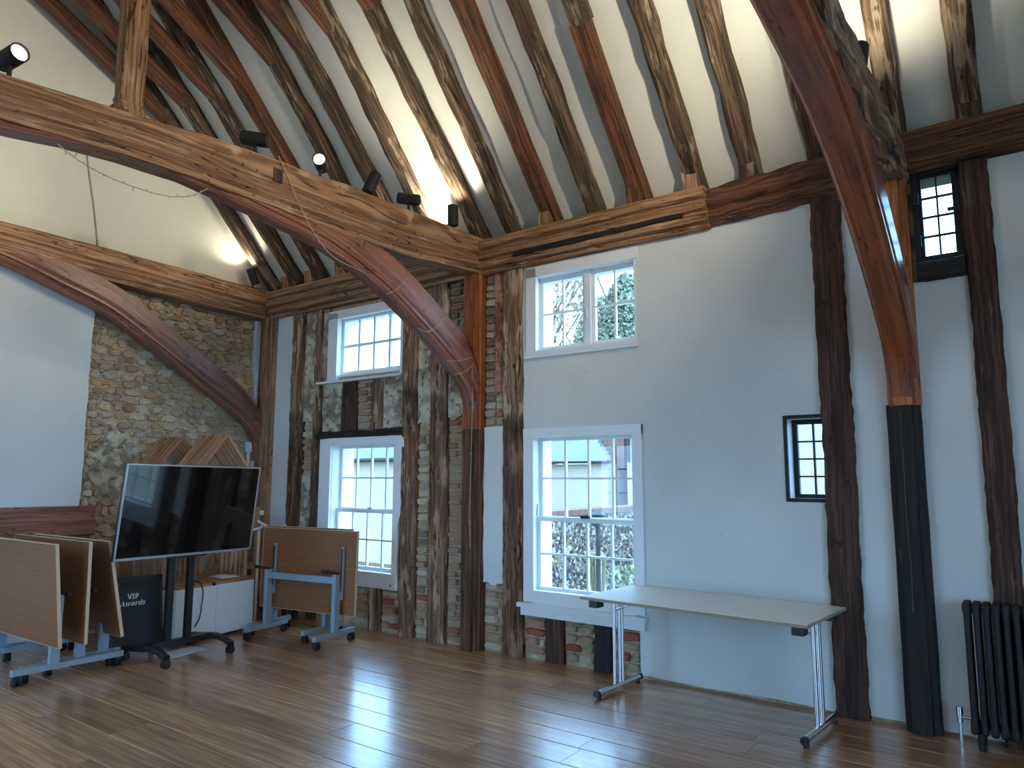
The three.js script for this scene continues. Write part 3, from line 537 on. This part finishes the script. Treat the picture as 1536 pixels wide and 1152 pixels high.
// ---------------------------------------------------------------- outdoors
{
  const g = structure('ground', 'grey yard far below the windows'); g.userData.category = 'ground';
  mk('yard', box(-90, 60, -3.5, -3.2, -110, 60), M.ground, g);
  // low cream house opposite
  const h = thing('house', 'cream rendered house with slate roof and brick base across the yard', 'house');
  mk('wall', box(-26, -15.2, -0.95, 2.1, -15, -10), M.cream, h); mk('brick_base', box(-26, -15.18, -3.2, -0.95, -15, -9.95), M.exBrick, h);
  const roofOf = (x0, x1, y0, z0, n, rise, hip = 0) => merge(Array.from({ length: n }, (_, i) => bar(V(x0, y0 + i * rise, z0 - i * 0.17), V(x1 - i * hip, y0 + i * rise, z0 - i * 0.17), 0.24, rise * 1.25, V(0, 1, 0))));
  mk('slate_roof', roofOf(-26.2, -15.0, 2.2, -9.8, 16, 0.12), M.slate, h); mk('gutter', rod(V(-26.2, 2.12, -9.72), V(-15.0, 2.12, -9.72), 0.07), M.blackIron, h);
  const wn = mk('window', box(-18.3, -17.7, -0.1, 1.62, -10.02, -9.93), M.white, h);
  for (let i = 0; i < 2; i++) for (let k = 0; k < 4; k++) mk('pane', box(-18.25 + i * 0.26, -18.02 + i * 0.26, -0.04 + k * 0.41, 0.33 + k * 0.41, -9.95, -9.92), std({ color: lin(0.08, 0.13, 0.2), roughness: 0.15 }), wn);
  // hipped range beyond the flint wall
  const b = thing('house', 'pale house with hipped slate roof beyond the flint wall', 'house');
  mk('wall', box(-14.6, -10.75, -3.2, 2.02, -18, -14), M.cream, b); mk('brick_gable', box(-11.7, -10.5, 1.9, 5.0, -16.5, -14.6), M.exBrick, b);
  mk('slate_roof', roofOf(-14.8, -10.6, 2.18, -13.8, 14, 0.13, 0.17), M.slate, b);
  mk('gutter', rod(V(-14.8, 2.08, -13.75), V(-10.6, 2.08, -13.75), 0.06), M.blackIron, b);
  // tall pale house to the right
  const c = thing('house', 'tall pale rendered house right of the hipped roof with black downpipe', 'house');
  mk('wall', box(-10.2, 5, -3.2, 3.5, -20, -14.2), M.cream, c); mk('downpipe', rod(V(-10.1, 2.05, -14.1), V(-10.1, 3.5, -14.1), 0.05), M.blackIron, c);
  mk('slate_roof', roofOf(-9.6, 5, 3.6, -14.1, 14, 0.12), M.slate, c);
  // flint wall
  const f = thing('garden_wall', 'knapped flint garden wall with brick coping across the yard', 'wall');
  mk('wall', box(-9.5, -9.06, -3.2, 0.72, -13.9, -5.2, 'z'), std({ map: T.mortar, color: lin(0.42, 0.36, 0.32), roughness: 1 }), f);
  for (let i = 0; i < 29; i++) mk('coping_brick', box(-9.54, -8.98, 0.72, 0.85, -13.8 + i * 0.296, -13.8 + i * 0.296 + 0.285, 'z'), M.exBrick, f);
  const r = rng(77), fl = new THREE.InstancedMesh(lump(9, 1, 2.4), std({ roughness: 0.5 }), 5200), q = new THREE.Object3D();
  for (let i = 0; i < 5200; i++) { q.position.set(-9.06, -2.2 + r() * 2.9, -13.9 + r() * 8.7); const s = 0.05 + r() * 0.08; q.scale.set(0.06, s * (0.7 + r() * 0.5), s * (0.7 + r() * 0.6)); q.rotation.set(r() * 6, 0, 0); q.updateMatrix(); fl.setMatrixAt(i, q.matrix); const k = r(); const t = k < 0.45 ? 0.02 + r() * 0.03 : k < 0.75 ? 0.08 + r() * 0.08 : 0.2 + r() * 0.18; fl.setColorAt(i, lin(t * 1.2, t * 0.95, t * 0.8)); }
  fl.name = 'flints'; fl.userData.kind = 'stuff'; fl.castShadow = fl.receiveShadow = true; f.add(fl);
  const lp = thing('lamp_post', 'slim dark lamp post in front of the flint wall', 'lamp post', [-6.9, -3.2, -6.6]);
  mk('pole', rod(V(0, 0, 0), V(0, 3.9, 0), 0.045), M.blackIron, lp); mk('lantern', merge([cyl(0.1, 0.22, 8, 0.14).translate(0, 4.0, 0), cyl(0.16, 0.08, 8, 0.03).translate(0, 4.15, 0)]), M.blackIron, lp);
  const gp = thing('gate_post', 'weathered green wooden post with pointed cap beside the flint wall', 'post', [-7.1, -3.2, -6.9]);
  mk('shaft', box(-0.13, 0.13, 0, 3.3, -0.13, 0.13, 'y'), std({ map: T.stud, color: lin(0.8, 1, 0.85), roughness: 0.9 }), gp); mk('cap', new THREE.ConeGeometry(0.2, 0.2, 4).rotateY(Math.PI / 4).translate(0, 3.4, 0), M.stud, gp);
  // bush at the foot of the wall, and trees beyond the roofs
  const leafShape = new THREE.BufferGeometry(); leafShape.setAttribute('position', new THREE.Float32BufferAttribute([-0.5, 0, 0, 0.5, 0, 0, 0, 1, 0.1, 0.5, 0, 0, -0.5, 0, 0, 0, -0.9, 0.1], 3)); leafShape.computeVertexNormals();
  function crown(parent, n, seed, place, size, hue) {
    const rr = rng(seed), im = new THREE.InstancedMesh(leafShape, M.leaf, n), o = new THREE.Object3D();
    for (let i = 0; i < n; i++) { o.position.copy(place(rr)); o.rotation.set(rr() * 6, rr() * 6, rr() * 6); o.scale.setScalar(size * (0.6 + rr() * 0.8)); o.updateMatrix(); im.setMatrixAt(i, o.matrix); const k = 0.6 + rr() * 0.9; im.setColorAt(i, lin(k * hue[0], k * hue[1], k * hue[2])); }
    im.name = 'foliage'; im.userData.kind = 'stuff'; im.castShadow = im.receiveShadow = true; parent.add(im);
  }
  const ball = (c2, rx, ry) => (rr) => { const a = rr() * 6.283, u = rr() * 2 - 1, s = Math.sqrt(1 - u * u), d = 0.55 + 0.5 * Math.cbrt(rr()); return V(c2[0] + rx * d * s * Math.cos(a), c2[1] + ry * d * u, c2[2] + rx * d * s * Math.sin(a)); };
  const bush = thing('bush', 'low green bush growing against the flint wall', 'bush', [-7.7, -3.2, -9.6]);
  mk('stem', rod(V(0, 0, 0), V(0, 1.6, 0), 0.05), M.bark, bush); crown(bush, 3000, 8, ball([0, 1.7, 0], 1.1, 1.1), 0.1, [1, 1.2, 1]);
  function tree(label, [x, z], h, clusters, seed, size, hue, branches) {
    const t = thing('tree', label, 'tree', [x, -3.2, z], 0), rr = rng(seed);
    mk('trunk', rod(V(0, 0, 0), V(0.2, h * 0.75, 0), 0.28, 10, 0.08), M.bark, t);
    for (let i = 0; i < branches; i++) { const y = h * (0.4 + rr() * 0.45), a = rr() * 6.28, L = 1.2 + rr() * 2.4; mk('branch', tube([V(0.1, y, 0), V(Math.cos(a) * L * 0.4, y + L * 0.5, Math.sin(a) * L * 0.4), V(Math.cos(a) * L * 0.8, y + L * 1.2, Math.sin(a) * L * 0.8), V(Math.cos(a) * L, y + L * 1.9, Math.sin(a) * L)], 0.045, 12, 5), M.bark, t); }
    clusters.forEach(([cx, cy, cz, rx, ry, n], i) => crown(t, n, seed * 7 + i, ball([cx, cy, cz], rx, ry), size, hue));
  }
  tree('bare branching tree with thin leaves beyond the roofs', [-18.6, -22.5], 14.5, [[0, 11.5, 0, 2.2, 3.2, 1500], [0.3, 8, 0, 1.2, 3, 900]], 3, 0.15, [1.2, 1.1, 0.9], 40);
  tree('tall dense evergreen tree beyond the roofs', [-14.1, -22], 13.5, [[0, 9.2, 0, 1.25, 4.2, 15000], [0.8, 8, 0.4, 1.0, 3.6, 7000]], 4, 0.12, [0.9, 1.1, 1.05], 6);
  tree('rounded evergreen tree beside the tall evergreen', [-19.2, -29], 13.5, [[0, 10.6, 0, 1.7, 4.0, 13000], [0.2, 8, 0.3, 1.7, 2.4, 6000]], 5, 0.13, [1, 1.1, 1], 8);
}

// ---------------------------------------------------------------- spotlights
function spot(label, [x, y, z], dir, { power = 0, angle = 0.9, hang = false, lit = power > 0 } = {}) {
  const t = thing('spotlight', label, 'spotlight', [x, y, z], 0, 'black spotlights on the tie beams'), d = V(...dir).normalize();
  const c = V(0, hang ? -0.16 : 0.16, 0), a = c.clone().addScaledVector(d, -0.1), b = c.clone().addScaledVector(d, 0.1);
  mk('base_plate', box(-0.05, 0.05, hang ? -0.012 : 0, hang ? 0 : 0.012, -0.1, 0.1), M.blackIron, t);
  mk('stem', rod(V(0, 0, 0), c, 0.013), M.blackIron, t);
  const q = new THREE.Quaternion().setFromUnitVectors(V(0, 1, 0), d);
  const body = new THREE.LatheGeometry([[0, -0.1], [0.045, -0.1], [0.052, -0.09], [0.052, 0.1], [0.045, 0.1], [0.043, 0.085]].map(([p, s]) => new THREE.Vector2(p, s)), 20);
  body.applyQuaternion(q).translate(c.x, c.y, c.z); mk('lamp_head', body, M.blackIron, t);
  const lens = new THREE.CircleGeometry(0.043, 20).applyQuaternion(new THREE.Quaternion().setFromUnitVectors(V(0, 0, 1), d)); const lp = c.clone().addScaledVector(d, 0.086); lens.translate(lp.x, lp.y, lp.z);
  mk('lens', lens, lit ? M.lens : M.blackPlastic, t);
  if (power) {
    const s = new THREE.SpotLight(LAMP_COLOUR, power, 0, angle, 0.6, 2), p = c.clone().addScaledVector(d, 0.105);
    s.position.copy(p); s.target.position.copy(p.clone().add(d)); s.castShadow = true; s.shadow.mapSize.set(1024, 1024); s.shadow.radius = 2.0; s.name = 'spot_light'; t.add(s, s.target);
  }
}
const tieTop = lerpY([[-0.2, 3.95], [1.8, 3.92], [3.0, 3.86], [3.45, 3.81], [4.2, 3.74], [7.1, 3.75]]);
const on2 = (z, dx = 0) => [X2 + dx, tieTop(z), z];
spot('black spotlight left of the crown post with its lit lens turned sideways', on2(4.12), [0.93, 0.03, -0.1], { power: 8, angle: 1.0 });
spot('black spotlight lying level on the tie beam just right of the crown post', on2(2.57), [-0.74, 0.14, 0.5], { power: 10, angle: 0.75 });
spot('glaring spotlight on the middle tie beam pointing straight into the room', on2(1.98), [0.62, -0.06, 0.66], { power: 7, angle: 0.6 });
spot('black spotlight tilted up on the tie beam beside the glaring one', on2(1.44), [0.1, 0.75, -0.3], { power: 3, angle: 1.1 });
spot('black level spotlight on the tie beam next to the upright spotlight', on2(0.99), [-0.78, 0.16, 0.4], { power: 7, angle: 0.75 });
spot('upright black spotlight on the tie beam end near the wall plate', on2(0.42, 0.03), [0.05, 0.95, 0.1], { power: 1.5, angle: 1.15 });
spot('black spotlight tucked behind the middle tie beam above the wall plate', [X2 - 0.22, 3.9, 0.12], [-0.6, 0.6, 0.35], { power: 7, angle: 1.25 });
spot('black spotlight on the end wall tie beam lighting the gable corner', [X1 + 0.06, 3.93, 0.3], [-0.1, 0.85, 0.35], { power: 1.6, angle: 1.15 });
spot('black spotlight on the dark tie beam throwing light up the rafter behind it', [X3 + 0.02, 3.9, 1.05], [0.05, 0.9, -0.35], { power: 2.6, angle: 1.15 });
spot('round backed black spotlight higher along the dark tie beam', [X3 + 0.0, 3.9, 1.85], [-0.9, 0.25, -0.2], { power: 11.5, angle: 1.25 });
spot('black spotlight on the dark tie beam over the middle of the room', [X3, 3.9, 3.0], [-0.8, 0.2, 0.4], { power: 8, angle: 1.2 });
spot('black spotlight on the dark tie beam turned toward the end of the room', [X3, 3.9, 4.2], [0.8, 0.5, -0.2], { power: 6, angle: 1.2 });

// ---------------------------------------------------------------- string lights
{
  const p = (u, v, x = X2 + 0.135) => px(u, v, 'x', x);
  const bulbs = (curve, n, t, seed) => { const r = rng(seed); for (let i = 1; i < n; i++) { const a = curve.getPoint(i / n); mk('tiny_bulb', rod(a, a.clone().add(V((r() - 0.5) * 0.03, (r() - 0.5) * 0.05, (r() - 0.5) * 0.03)), 0.003, 5), M.wire, t); } };
  const wire = (label, pts, n, seed) => { const t = thing('string_lights', label, 'string lights', [0, 0, 0]); const c = new THREE.CatmullRomCurve3(pts); mk('wire', new THREE.TubeGeometry(c, 80, 0.0035, 5), M.wire, t); bulbs(c, n, t, seed); };
  wire('sagging string of tiny lights hanging under the middle tie beam', [p(86, 216), p(120, 242), p(160, 264), p(200, 280), p(250, 294), p(285, 294), p(312, 283)], 16, 1);
  wire('string of tiny lights draped down over the middle tie beam face', [p(418, 234, X2 + 0.145), p(428, 256, X2 + 0.145), p(442, 290, X2 + 0.145), p(458, 325, X2 + 0.145), p(475, 355, X2 + 0.125), p(500, 385, X2 + 0.125), p(545, 408, X2 + 0.125)], 20, 2);
  const t = thing('string_lights', 'string of tiny lights looped round the brace and hanging down the middle post', 'string lights');
  [[[580, 441], [592, 436], [611, 417]], [[626, 492], [641, 498], [654, 490], [668, 477]], [[671, 541], [690, 541], [707, 536]], [[683, 562], [697, 557], [710, 547]]].forEach((q, i) => { const c = new THREE.CatmullRomCurve3(q.map(([u, v]) => p(u, v, X2 + 0.118))); mk('wire', new THREE.TubeGeometry(c, 20, 0.0035, 5), M.wire, t); bulbs(c, 5, t, 40 + i); });
  const c = new THREE.CatmullRomCurve3([p(708, 547, X2 + 0.12), V(-4.4, 2.5, 0.16), V(-4.41, 2.2, 0.15), V(-4.42, 1.7, 0.15), V(-4.43, 1.2, 0.15), V(-4.42, 0.95, 0.15)]); mk('wire', new THREE.TubeGeometry(c, 60, 0.0035, 5), M.wire, t); bulbs(c, 22, t, 3);
}

// ---------------------------------------------------------------- folding table
{
  const a = V(-2.85, 0, 0.77), d = V(-1.22, 0, 0.87), turn = -Math.atan2(d.z - a.z, d.x - a.x), L = 1.62, D = 0.79;
  const t = thing('folding_table', 'ivory topped folding table with chrome double legs below the window', 'table', [-2.01, 0, 0.44], turn);
  mk('table_top', sweep([V(-L / 2, 0.725, 0), V(L / 2, 0.725, 0)], V(0, 0, 1), chamfered(D, 0.022, 0.003), 0.3), M.ivory, t);
  mk('edge_band', merge([box(-L / 2 - 0.003, L / 2 + 0.003, 0.714, 0.733, D / 2 - 0.002, D / 2 + 0.003), box(-L / 2 - 0.003, L / 2 + 0.003, 0.714, 0.733, -D / 2 - 0.003, -D / 2 + 0.002), box(-L / 2 - 0.004, -L / 2 + 0.002, 0.714, 0.733, -D / 2, D / 2), box(L / 2 - 0.002, L / 2 + 0.004, 0.714, 0.733, -D / 2, D / 2)]), std({ color: lin(0.34, 0.27, 0.2), roughness: 0.6 }), t);
  for (const s of [-1, 1]) {
    const x = s * 0.735;
    const leg = mk('leg_frame', merge([rod(V(x, 0.045, -0.3), V(x, 0.045, 0.3), 0.022, 14), ...[-0.05, -0.015, 0.06, 0.09].slice(0, 3).map((z) => rod(V(x, 0.05, z), V(x, 0.7, z), 0.0145, 12))]), M.chrome, t);
    mk('cross_tube', rod(V(x, 0.69, -0.33), V(x, 0.69, 0.33), 0.016), M.chrome, leg);
    mk('strut', rod(V(x, 0.6, 0.02), V(x - s * 0.25, 0.7, 0.02), 0.008), M.chrome, leg);
    for (const z of [-0.3, 0.3]) { mk('bracket', box(x - 0.035, x + 0.035, 0.655, 0.713, z - 0.045, z + 0.045), M.blackPlastic, leg); mk('end_cap', cyl(0.0235, 0.03, 14).rotateX(Math.PI / 2).translate(x, 0.045, z * 1.02), M.blackPlastic, leg); mk('foot', cyl(0.018, 0.025, 10).translate(x, 0.0125, z * 0.92), M.blackPlastic, leg); }
  }
}

// ---------------------------------------------------------------- flip-top tables, folded
function castor(parent, x, z, r = 0.032) {
  const c = mk('castor', merge([cyl(r, 0.018, 16).rotateX(Math.PI / 2).translate(0, r, -0.014), cyl(r, 0.018, 16).rotateX(Math.PI / 2).translate(0, r, 0.014)]), M.rubber, parent);
  c.position.set(x, 0, z);
  mk('castor_fork', merge([box(-0.015, 0.02, r * 0.9, r * 2 + 0.012, -0.025, 0.025), cyl(0.009, 0.03, 8).translate(0, r * 2 + 0.018, 0)]), M.blackPlastic, c);
}
function flipTable(label, pos, turn, width, tilt, topZ, group, foot = [-0.42, 0.42], fx = 0) {
  const t = thing('flip_top_table', label, 'table', pos, turn, group), lx = width * 0.36 + fx;
  const top = new THREE.Group(); top.position.set(0, 0.67, topZ); top.rotation.x = tilt;
  const board = mk('table_top', metric(new THREE.BoxGeometry(width, 0.8, 0.022), 'x'), M.laminate, t); board.position.copy(top.position); board.rotation.copy(top.rotation);
  mk('edge_band', merge([box(width / 2, width / 2 + 0.004, -0.4, 0.4, -0.013, 0.013, 'y'), box(-width / 2 - 0.004, -width / 2, -0.4, 0.4, -0.013, 0.013, 'y'), box(-width / 2, width / 2, 0.4, 0.404, -0.013, 0.013), box(-width / 2, width / 2, -0.404, -0.4, -0.013, 0.013)]), M.edging, board);
  for (const s of [-1, 1]) {
    mk('foot', merge([box(s * lx - 0.024, s * lx + 0.024, 0.08, 0.125, foot[0], foot[1], 'z')]), M.steel, t);
    mk('leg', box(s * lx - 0.022, s * lx + 0.022, 0.12, 0.66, topZ + 0.05, topZ + 0.12, 'y'), M.steel, t);
    mk('pivot_rail', bar(V(s * lx + 0.03, 0.42, topZ + 0.035 + tilt * -0.25), V(s * lx + 0.03, 0.92, topZ + 0.035 + tilt * 0.25), 0.02, 0.03, V(0, 0, 1)), M.steel, t);
    mk('rail_slot', bar(V(s * lx + 0.03, 0.5, topZ + 0.052 + tilt * -0.2), V(s * lx + 0.03, 0.9, topZ + 0.052 + tilt * 0.22), 0.008, 0.012, V(0, 0, 1)), M.blackPlastic, t);
    mk('release_lever', merge([rod(V(s * lx - 0.14, 0.67, topZ + 0.085), V(s * lx + 0.02, 0.67, topZ + 0.085), 0.01), box(s * lx - 0.19, s * lx - 0.12, 0.66, 0.69, topZ + 0.07, topZ + 0.1)]), M.blackPlastic, t);
    for (const z of foot) castor(t, s * lx, z - Math.sign(z) * 0.035);
  }
  mk('cross_beam', box(-lx, lx, 0.575, 0.635, topZ + 0.06, topZ + 0.11), M.steel, t);
  return t;
}
flipTable('folded beech table with raised underside frame below the left sash window, in front', [-6.1, 0, 0.75], 0.15, 1.25, -0.02, -0.08, undefined, [-0.27, 0.29]);
flipTable('folded beech table nested behind the one showing its frame', [-6.33, 0, 0.62], 0.15, 1.2, -0.02, -0.12, undefined, [-0.27, 0.29], -0.07);
flipTable('folded beech table with broad plain top, outermost of the nested row by the screen', [-7.02, 0, 2.78], Math.PI + 0.02, 1.4, -0.1, -0.13, undefined, [-0.34, 0.5]);
flipTable('folded beech table in the middle of the nested row by the screen', [-7.02, 0, 2.68], Math.PI + 0.02, 1.4, -0.02, -0.01, undefined, [-0.36, 0.36], -0.06);
flipTable('folded beech table with slanting top, innermost of the nested row by the screen', [-7.05, 0, 2.54], Math.PI + 0.02, 1.42, -0.19, 0.08, undefined, [-0.3, 0.3], -0.12);

// ---------------------------------------------------------------- television on trolley
{
  const t = thing('television_trolley', 'black two post television trolley on castors under the large screen', 'trolley', [-6.42, 0, 1.82], Math.PI / 2 + 0.09);
  // local: +z faces the room, x along the screen
  for (const x of [-0.1, 0.1]) mk('post', box(x - 0.03, x + 0.03, 0.12, 1.35, -0.06, -0.02, 'y'), M.blackPlastic, t);
  mk('cross_bar', box(-0.34, 0.34, 0.1, 0.15, -0.075, -0.01), M.blackPlastic, t);
  mk('mount', merge([box(-0.3, 0.3, 1.1, 1.2, -0.02, 0.0), box(-0.3, 0.3, 1.42, 1.5, -0.02, 0.0)]), M.blackPlastic, t);
  for (const s of [-1, 1]) {
    const g = sweep(new THREE.CatmullRomCurve3([V(s * 0.33, 0.1, -0.3), V(s * 0.32, 0.12, -0.1), V(s * 0.32, 0.135, 0.06), V(s * 0.32, 0.12, 0.2), V(s * 0.32, 0.085, 0.3)]).getPoints(16), V(1, 0, 0), chamfered(0.06, 0.05, 0.012));
    mk('foot', g, M.blackPlastic, t);
    castor(t, s * 0.32, 0.29, 0.035); castor(t, s * 0.33, -0.28, 0.035);
  }
  const tv = thing('television', 'large black television with silver rim, screen off, tilted forward on its trolley', 'television', [-6.29, 1.3, 1.83], 0);
  tv.rotation.set(0.11, Math.PI / 2 + 0.122, -0.012, 'YXZ');
  const w = 1.4, h = 0.808;
  mk('back_shell', merge([box(-w / 2, w / 2, -h / 2, h / 2, -0.03, 0.0), box(-w * 0.36, w * 0.36, -h * 0.4, h * 0.2, -0.045, -0.03)]), M.blackPlastic, tv);
  mk('screen', box(-w / 2 + 0.012, w / 2 - 0.012, -h / 2 + 0.02, h / 2 - 0.012, 0, 0.004), M.screen, tv);
  mk('rim', merge([box(-w / 2, w / 2, h / 2 - 0.012, h / 2, -0.01, 0.009), box(-w / 2, w / 2, -h / 2, -h / 2 + 0.02, -0.01, 0.009), box(-w / 2, -w / 2 + 0.012, -h / 2, h / 2, -0.01, 0.009), box(w / 2 - 0.012, w / 2, -h / 2, h / 2, -0.01, 0.009)]), M.silver, tv);
  mk('sensor_bar', box(-0.2, 0.2, -h / 2 - 0.018, -h / 2, -0.015, 0.0), M.blackPlastic, tv);
}
// ---------------------------------------------------------------- white cabinet, wooden houses and the things round them
{
  const c = thing('cabinet', 'low white cabinet with wooden top behind the television', 'cabinet', [-7.45, 0, 1.28], 0.12);
  // local: +x faces the room
  mk('body', box(-0.5, 0.6, 0.03, 0.52, -0.47, 0.47), M.white, c); mk('worktop', box(-0.52, 0.6, 0.52, 0.55, -0.49, 0.49, 'z'), M.pine, c);
  for (const [z0, z1] of [[-0.465, 0.0], [0.006, 0.465]]) mk('front_panel', box(0.6, 0.612, 0.04, 0.515, z0, z1), M.white, c);
  mk('knob', rod(V(0.612, 0.535, 0.05), V(0.63, 0.535, 0.05), 0.016), M.blackPlastic, c);
  const house = (label, pos, halfW, depth, n, eave, apex) => {
    const t = thing('wooden_house_frame', label, 'house frame', pos, 0.05);
    for (let i = 0; i < n; i++) {
      const x = -depth / 2 + depth * i / (n - 1);
      for (const s of [-1, 1]) { mk('rafter', bar(V(x, eave, s * halfW), V(x, apex, 0), 0.03, 0.02, V(1, 0, 0)), M.pine, t); mk('slat', box(x - 0.012, x + 0.012, 0, eave, s * halfW - 0.014, s * halfW + 0.014, 'y'), M.pine, t); }
    }
    mk('tie_rail', merge([box(depth / 2 - 0.01, depth / 2 + 0.01, eave - 0.02, eave + 0.02, -halfW, halfW, 'z'), box(-depth / 2, depth / 2, apex - 0.03, apex - 0.005, -0.012, 0.012)]), M.pine, t);
  };
  house('slatted wooden house frame with pitched roof rising right behind the television', [-7.3, 0.55, 1.04], 0.3, 0.42, 6, 1.13, 1.5);
  house('slatted wooden house frame set back to the left of the other pitched frame', [-7.78, 0.55, 1.26], 0.3, 0.38, 6, 1.11, 1.48);
  const s = thing('slatted_screen', 'upright slatted timber screen on the cabinet below the television corner', 'screen', [-7.45, 0.55, 1.7], 0.05);
  for (let i = 0; i < 9; i++) mk('slat', box(-0.36 + i * 0.086, -0.318 + i * 0.086, 0, 0.5, -0.016, 0.016, 'y'), M.pine, s);
  mk('top_rail', box(-0.37, 0.42, 0.46, 0.5, -0.03, -0.016), M.pine, s); mk('end_post', box(0.37, 0.42, 0, 0.5, -0.03, 0.016, 'y'), M.pine, s);
  tag(mk('paper_sheets', merge([box(-7.25, -7.0, 0.5525, 0.558, 0.86, 1.06), metric(new THREE.BoxGeometry(0.2, 0.004, 0.18).rotateY(0.3).translate(-7.12, 0.562, 0.97))]), M.paper), 'white sheets of paper lying on the cabinet top', 'paper');
  tag(mk('floor_paper', metric(new THREE.BoxGeometry(0.22, 0.004, 0.42).rotateY(0.2).translate(-6.55, 0.003, 1.72)), M.paper), 'white card lying on the floor beneath the trolley', 'paper');
  const cable = [V(-7.0, 0.565, 1.42), V(-6.86, 0.57, 1.4), V(-6.78, 0.5, 1.4), V(-6.77, 0.36, 1.41), V(-6.75, 0.24, 1.44), V(-6.72, 0.17, 1.5)];
  tag(mk('power_cable', tube(cable, 0.006, 40), M.blackPlastic), 'black cable dangling over the white cabinet front', 'cable');
  // pale wooden chair standing behind the television's right edge
  const ch = thing('wooden_chair', 'pale wooden armchair half hidden by the right edge of the television', 'chair', [-7.3, 0, 0.44], 0.1);
  for (const [x, z, y] of [[0.22, 0.2, 1.02], [0.22, -0.14, 1.02], [-0.2, 0.2, 1.25], [-0.2, -0.14, 1.25]]) mk('leg', box(x - 0.018, x + 0.018, 0, y, z - 0.018, z + 0.018, 'y'), M.pine, ch);
  mk('seat', box(-0.22, 0.24, 0.6, 0.63, -0.16, 0.22), M.pine, ch); mk('backrest', box(-0.225, -0.195, 1.0, 1.2, -0.14, 0.2), M.pine, ch);
  for (const z of [0.2, -0.14]) mk('armrest', tube([V(-0.22, 1.1, z), V(0.0, 1.03, z), V(0.2, 1.03, z), V(0.28, 1.06, z)], 0.016, 16), M.white, ch);
  // display board
  const b = thing('chalkboard_sign', 'black A-frame chalkboard with white lettering between table and cabinet', 'sign', [-6.82, 0, 2.04], Math.PI / 2 - 0.12);
  const board = (tilt, z) => { const q = new THREE.Group(); const p = mk('board', merge([box(-0.21, 0.21, 0.1, 0.66, -0.006, 0.006), box(-0.23, -0.2, 0, 0.7, -0.012, 0.012, 'y'), box(0.2, 0.23, 0, 0.7, -0.012, 0.012, 'y'), box(-0.23, 0.23, 0.66, 0.7, -0.012, 0.012)]), M.blackPlastic, b); p.rotation.x = tilt; p.position.z = z; return p; };
  const front = board(-0.16, 0.1); board(0.16, -0.13);
  const cv = document.createElement('canvas'); cv.width = 256; cv.height = 340; const g = cv.getContext('2d');
  g.fillStyle = '#0b0b0e'; g.fillRect(0, 0, 256, 340); g.fillStyle = '#d8d8dc'; g.textAlign = 'center';
  g.font = 'bold 40px sans-serif'; g.fillText('VIP', 112, 96); g.font = 'italic bold 36px serif'; g.fillText('Awards', 108, 132);
  const ct = new THREE.CanvasTexture(cv); ct.colorSpace = THREE.SRGBColorSpace;
  const face = new THREE.PlaneGeometry(0.4, 0.55).translate(0, 0.385, 0.0075); mk('lettering', face, std({ map: ct, roughness: 0.6 }), front);
}
// ---------------------------------------------------------------- radiator
{
  const t = thing('radiator', 'black cast iron column radiator standing against the white wall', 'radiator', [-0.5, 0, 0.06]);
  const prof = [[0.0, 0.09], [0.018, 0.09], [0.024, 0.105], [0.02, 0.13], [0.0175, 0.18], [0.0175, 0.76], [0.02, 0.81], [0.024, 0.835], [0.018, 0.85], [0, 0.85]].map(([a, b]) => new THREE.Vector2(a, b));
  const col = new THREE.LatheGeometry(prof, 10);
  for (let i = 0; i < 17; i++) { const x = 0.03 + i * 0.05; mk('section', merge([col.clone().translate(x, 0, 0.03), col.clone().translate(x, 0, 0.085), col.clone().translate(x, 0, 0.14), box(x - 0.022, x + 0.022, 0.115, 0.15, 0.03, 0.14), box(x - 0.022, x + 0.022, 0.79, 0.825, 0.03, 0.14)]), M.blackIron, t); }
  for (const x of [0.06, 0.8]) mk('foot', merge([cyl(0.02, 0.1, 10).translate(x, 0.05, 0.03), cyl(0.02, 0.1, 10).translate(x, 0.05, 0.14)]), M.blackIron, t);
  const v = mk('valve', merge([rod(V(-0.05, 0.16, 0.085), V(0.02, 0.16, 0.085), 0.011), cyl(0.016, 0.06, 12).translate(-0.05, 0.16, 0.085), cyl(0.019, 0.04, 12).translate(-0.05, 0.2, 0.085)]), M.chrome, t);
  mk('pipe', rod(V(-0.05, 0, 0.085), V(-0.05, 0.14, 0.085), 0.0095), M.chrome, v);
}
// ---------------------------------------------------------------- small wall fittings
{
  const a = thing('wall_switch', 'white switch box on the rubble wall beside the corner post', 'switch', [WL + 0.1, 1.97, 0.16]);
  mk('cover', box(-0.03, 0.02, -0.06, 0.06, -0.035, 0.035), M.white, a); mk('trunking', box(-0.03, 0.0, -0.9, -0.06, -0.012, 0.012, 'y'), M.white, a);
  const b = thing('door_stop_hook', 'small white knob on the corner post beside the white strip', 'hook', [-7.72, 1.17, 0.11]);
  mk('knob', cyl(0.025, 0.05, 12).rotateX(Math.PI / 2).translate(0, 0, 0.03), M.white, b); mk('plate', box(-0.03, 0.03, -0.03, 0.03, -0.002, 0.008), M.white, b);
}
renderer.render(scene, camera);
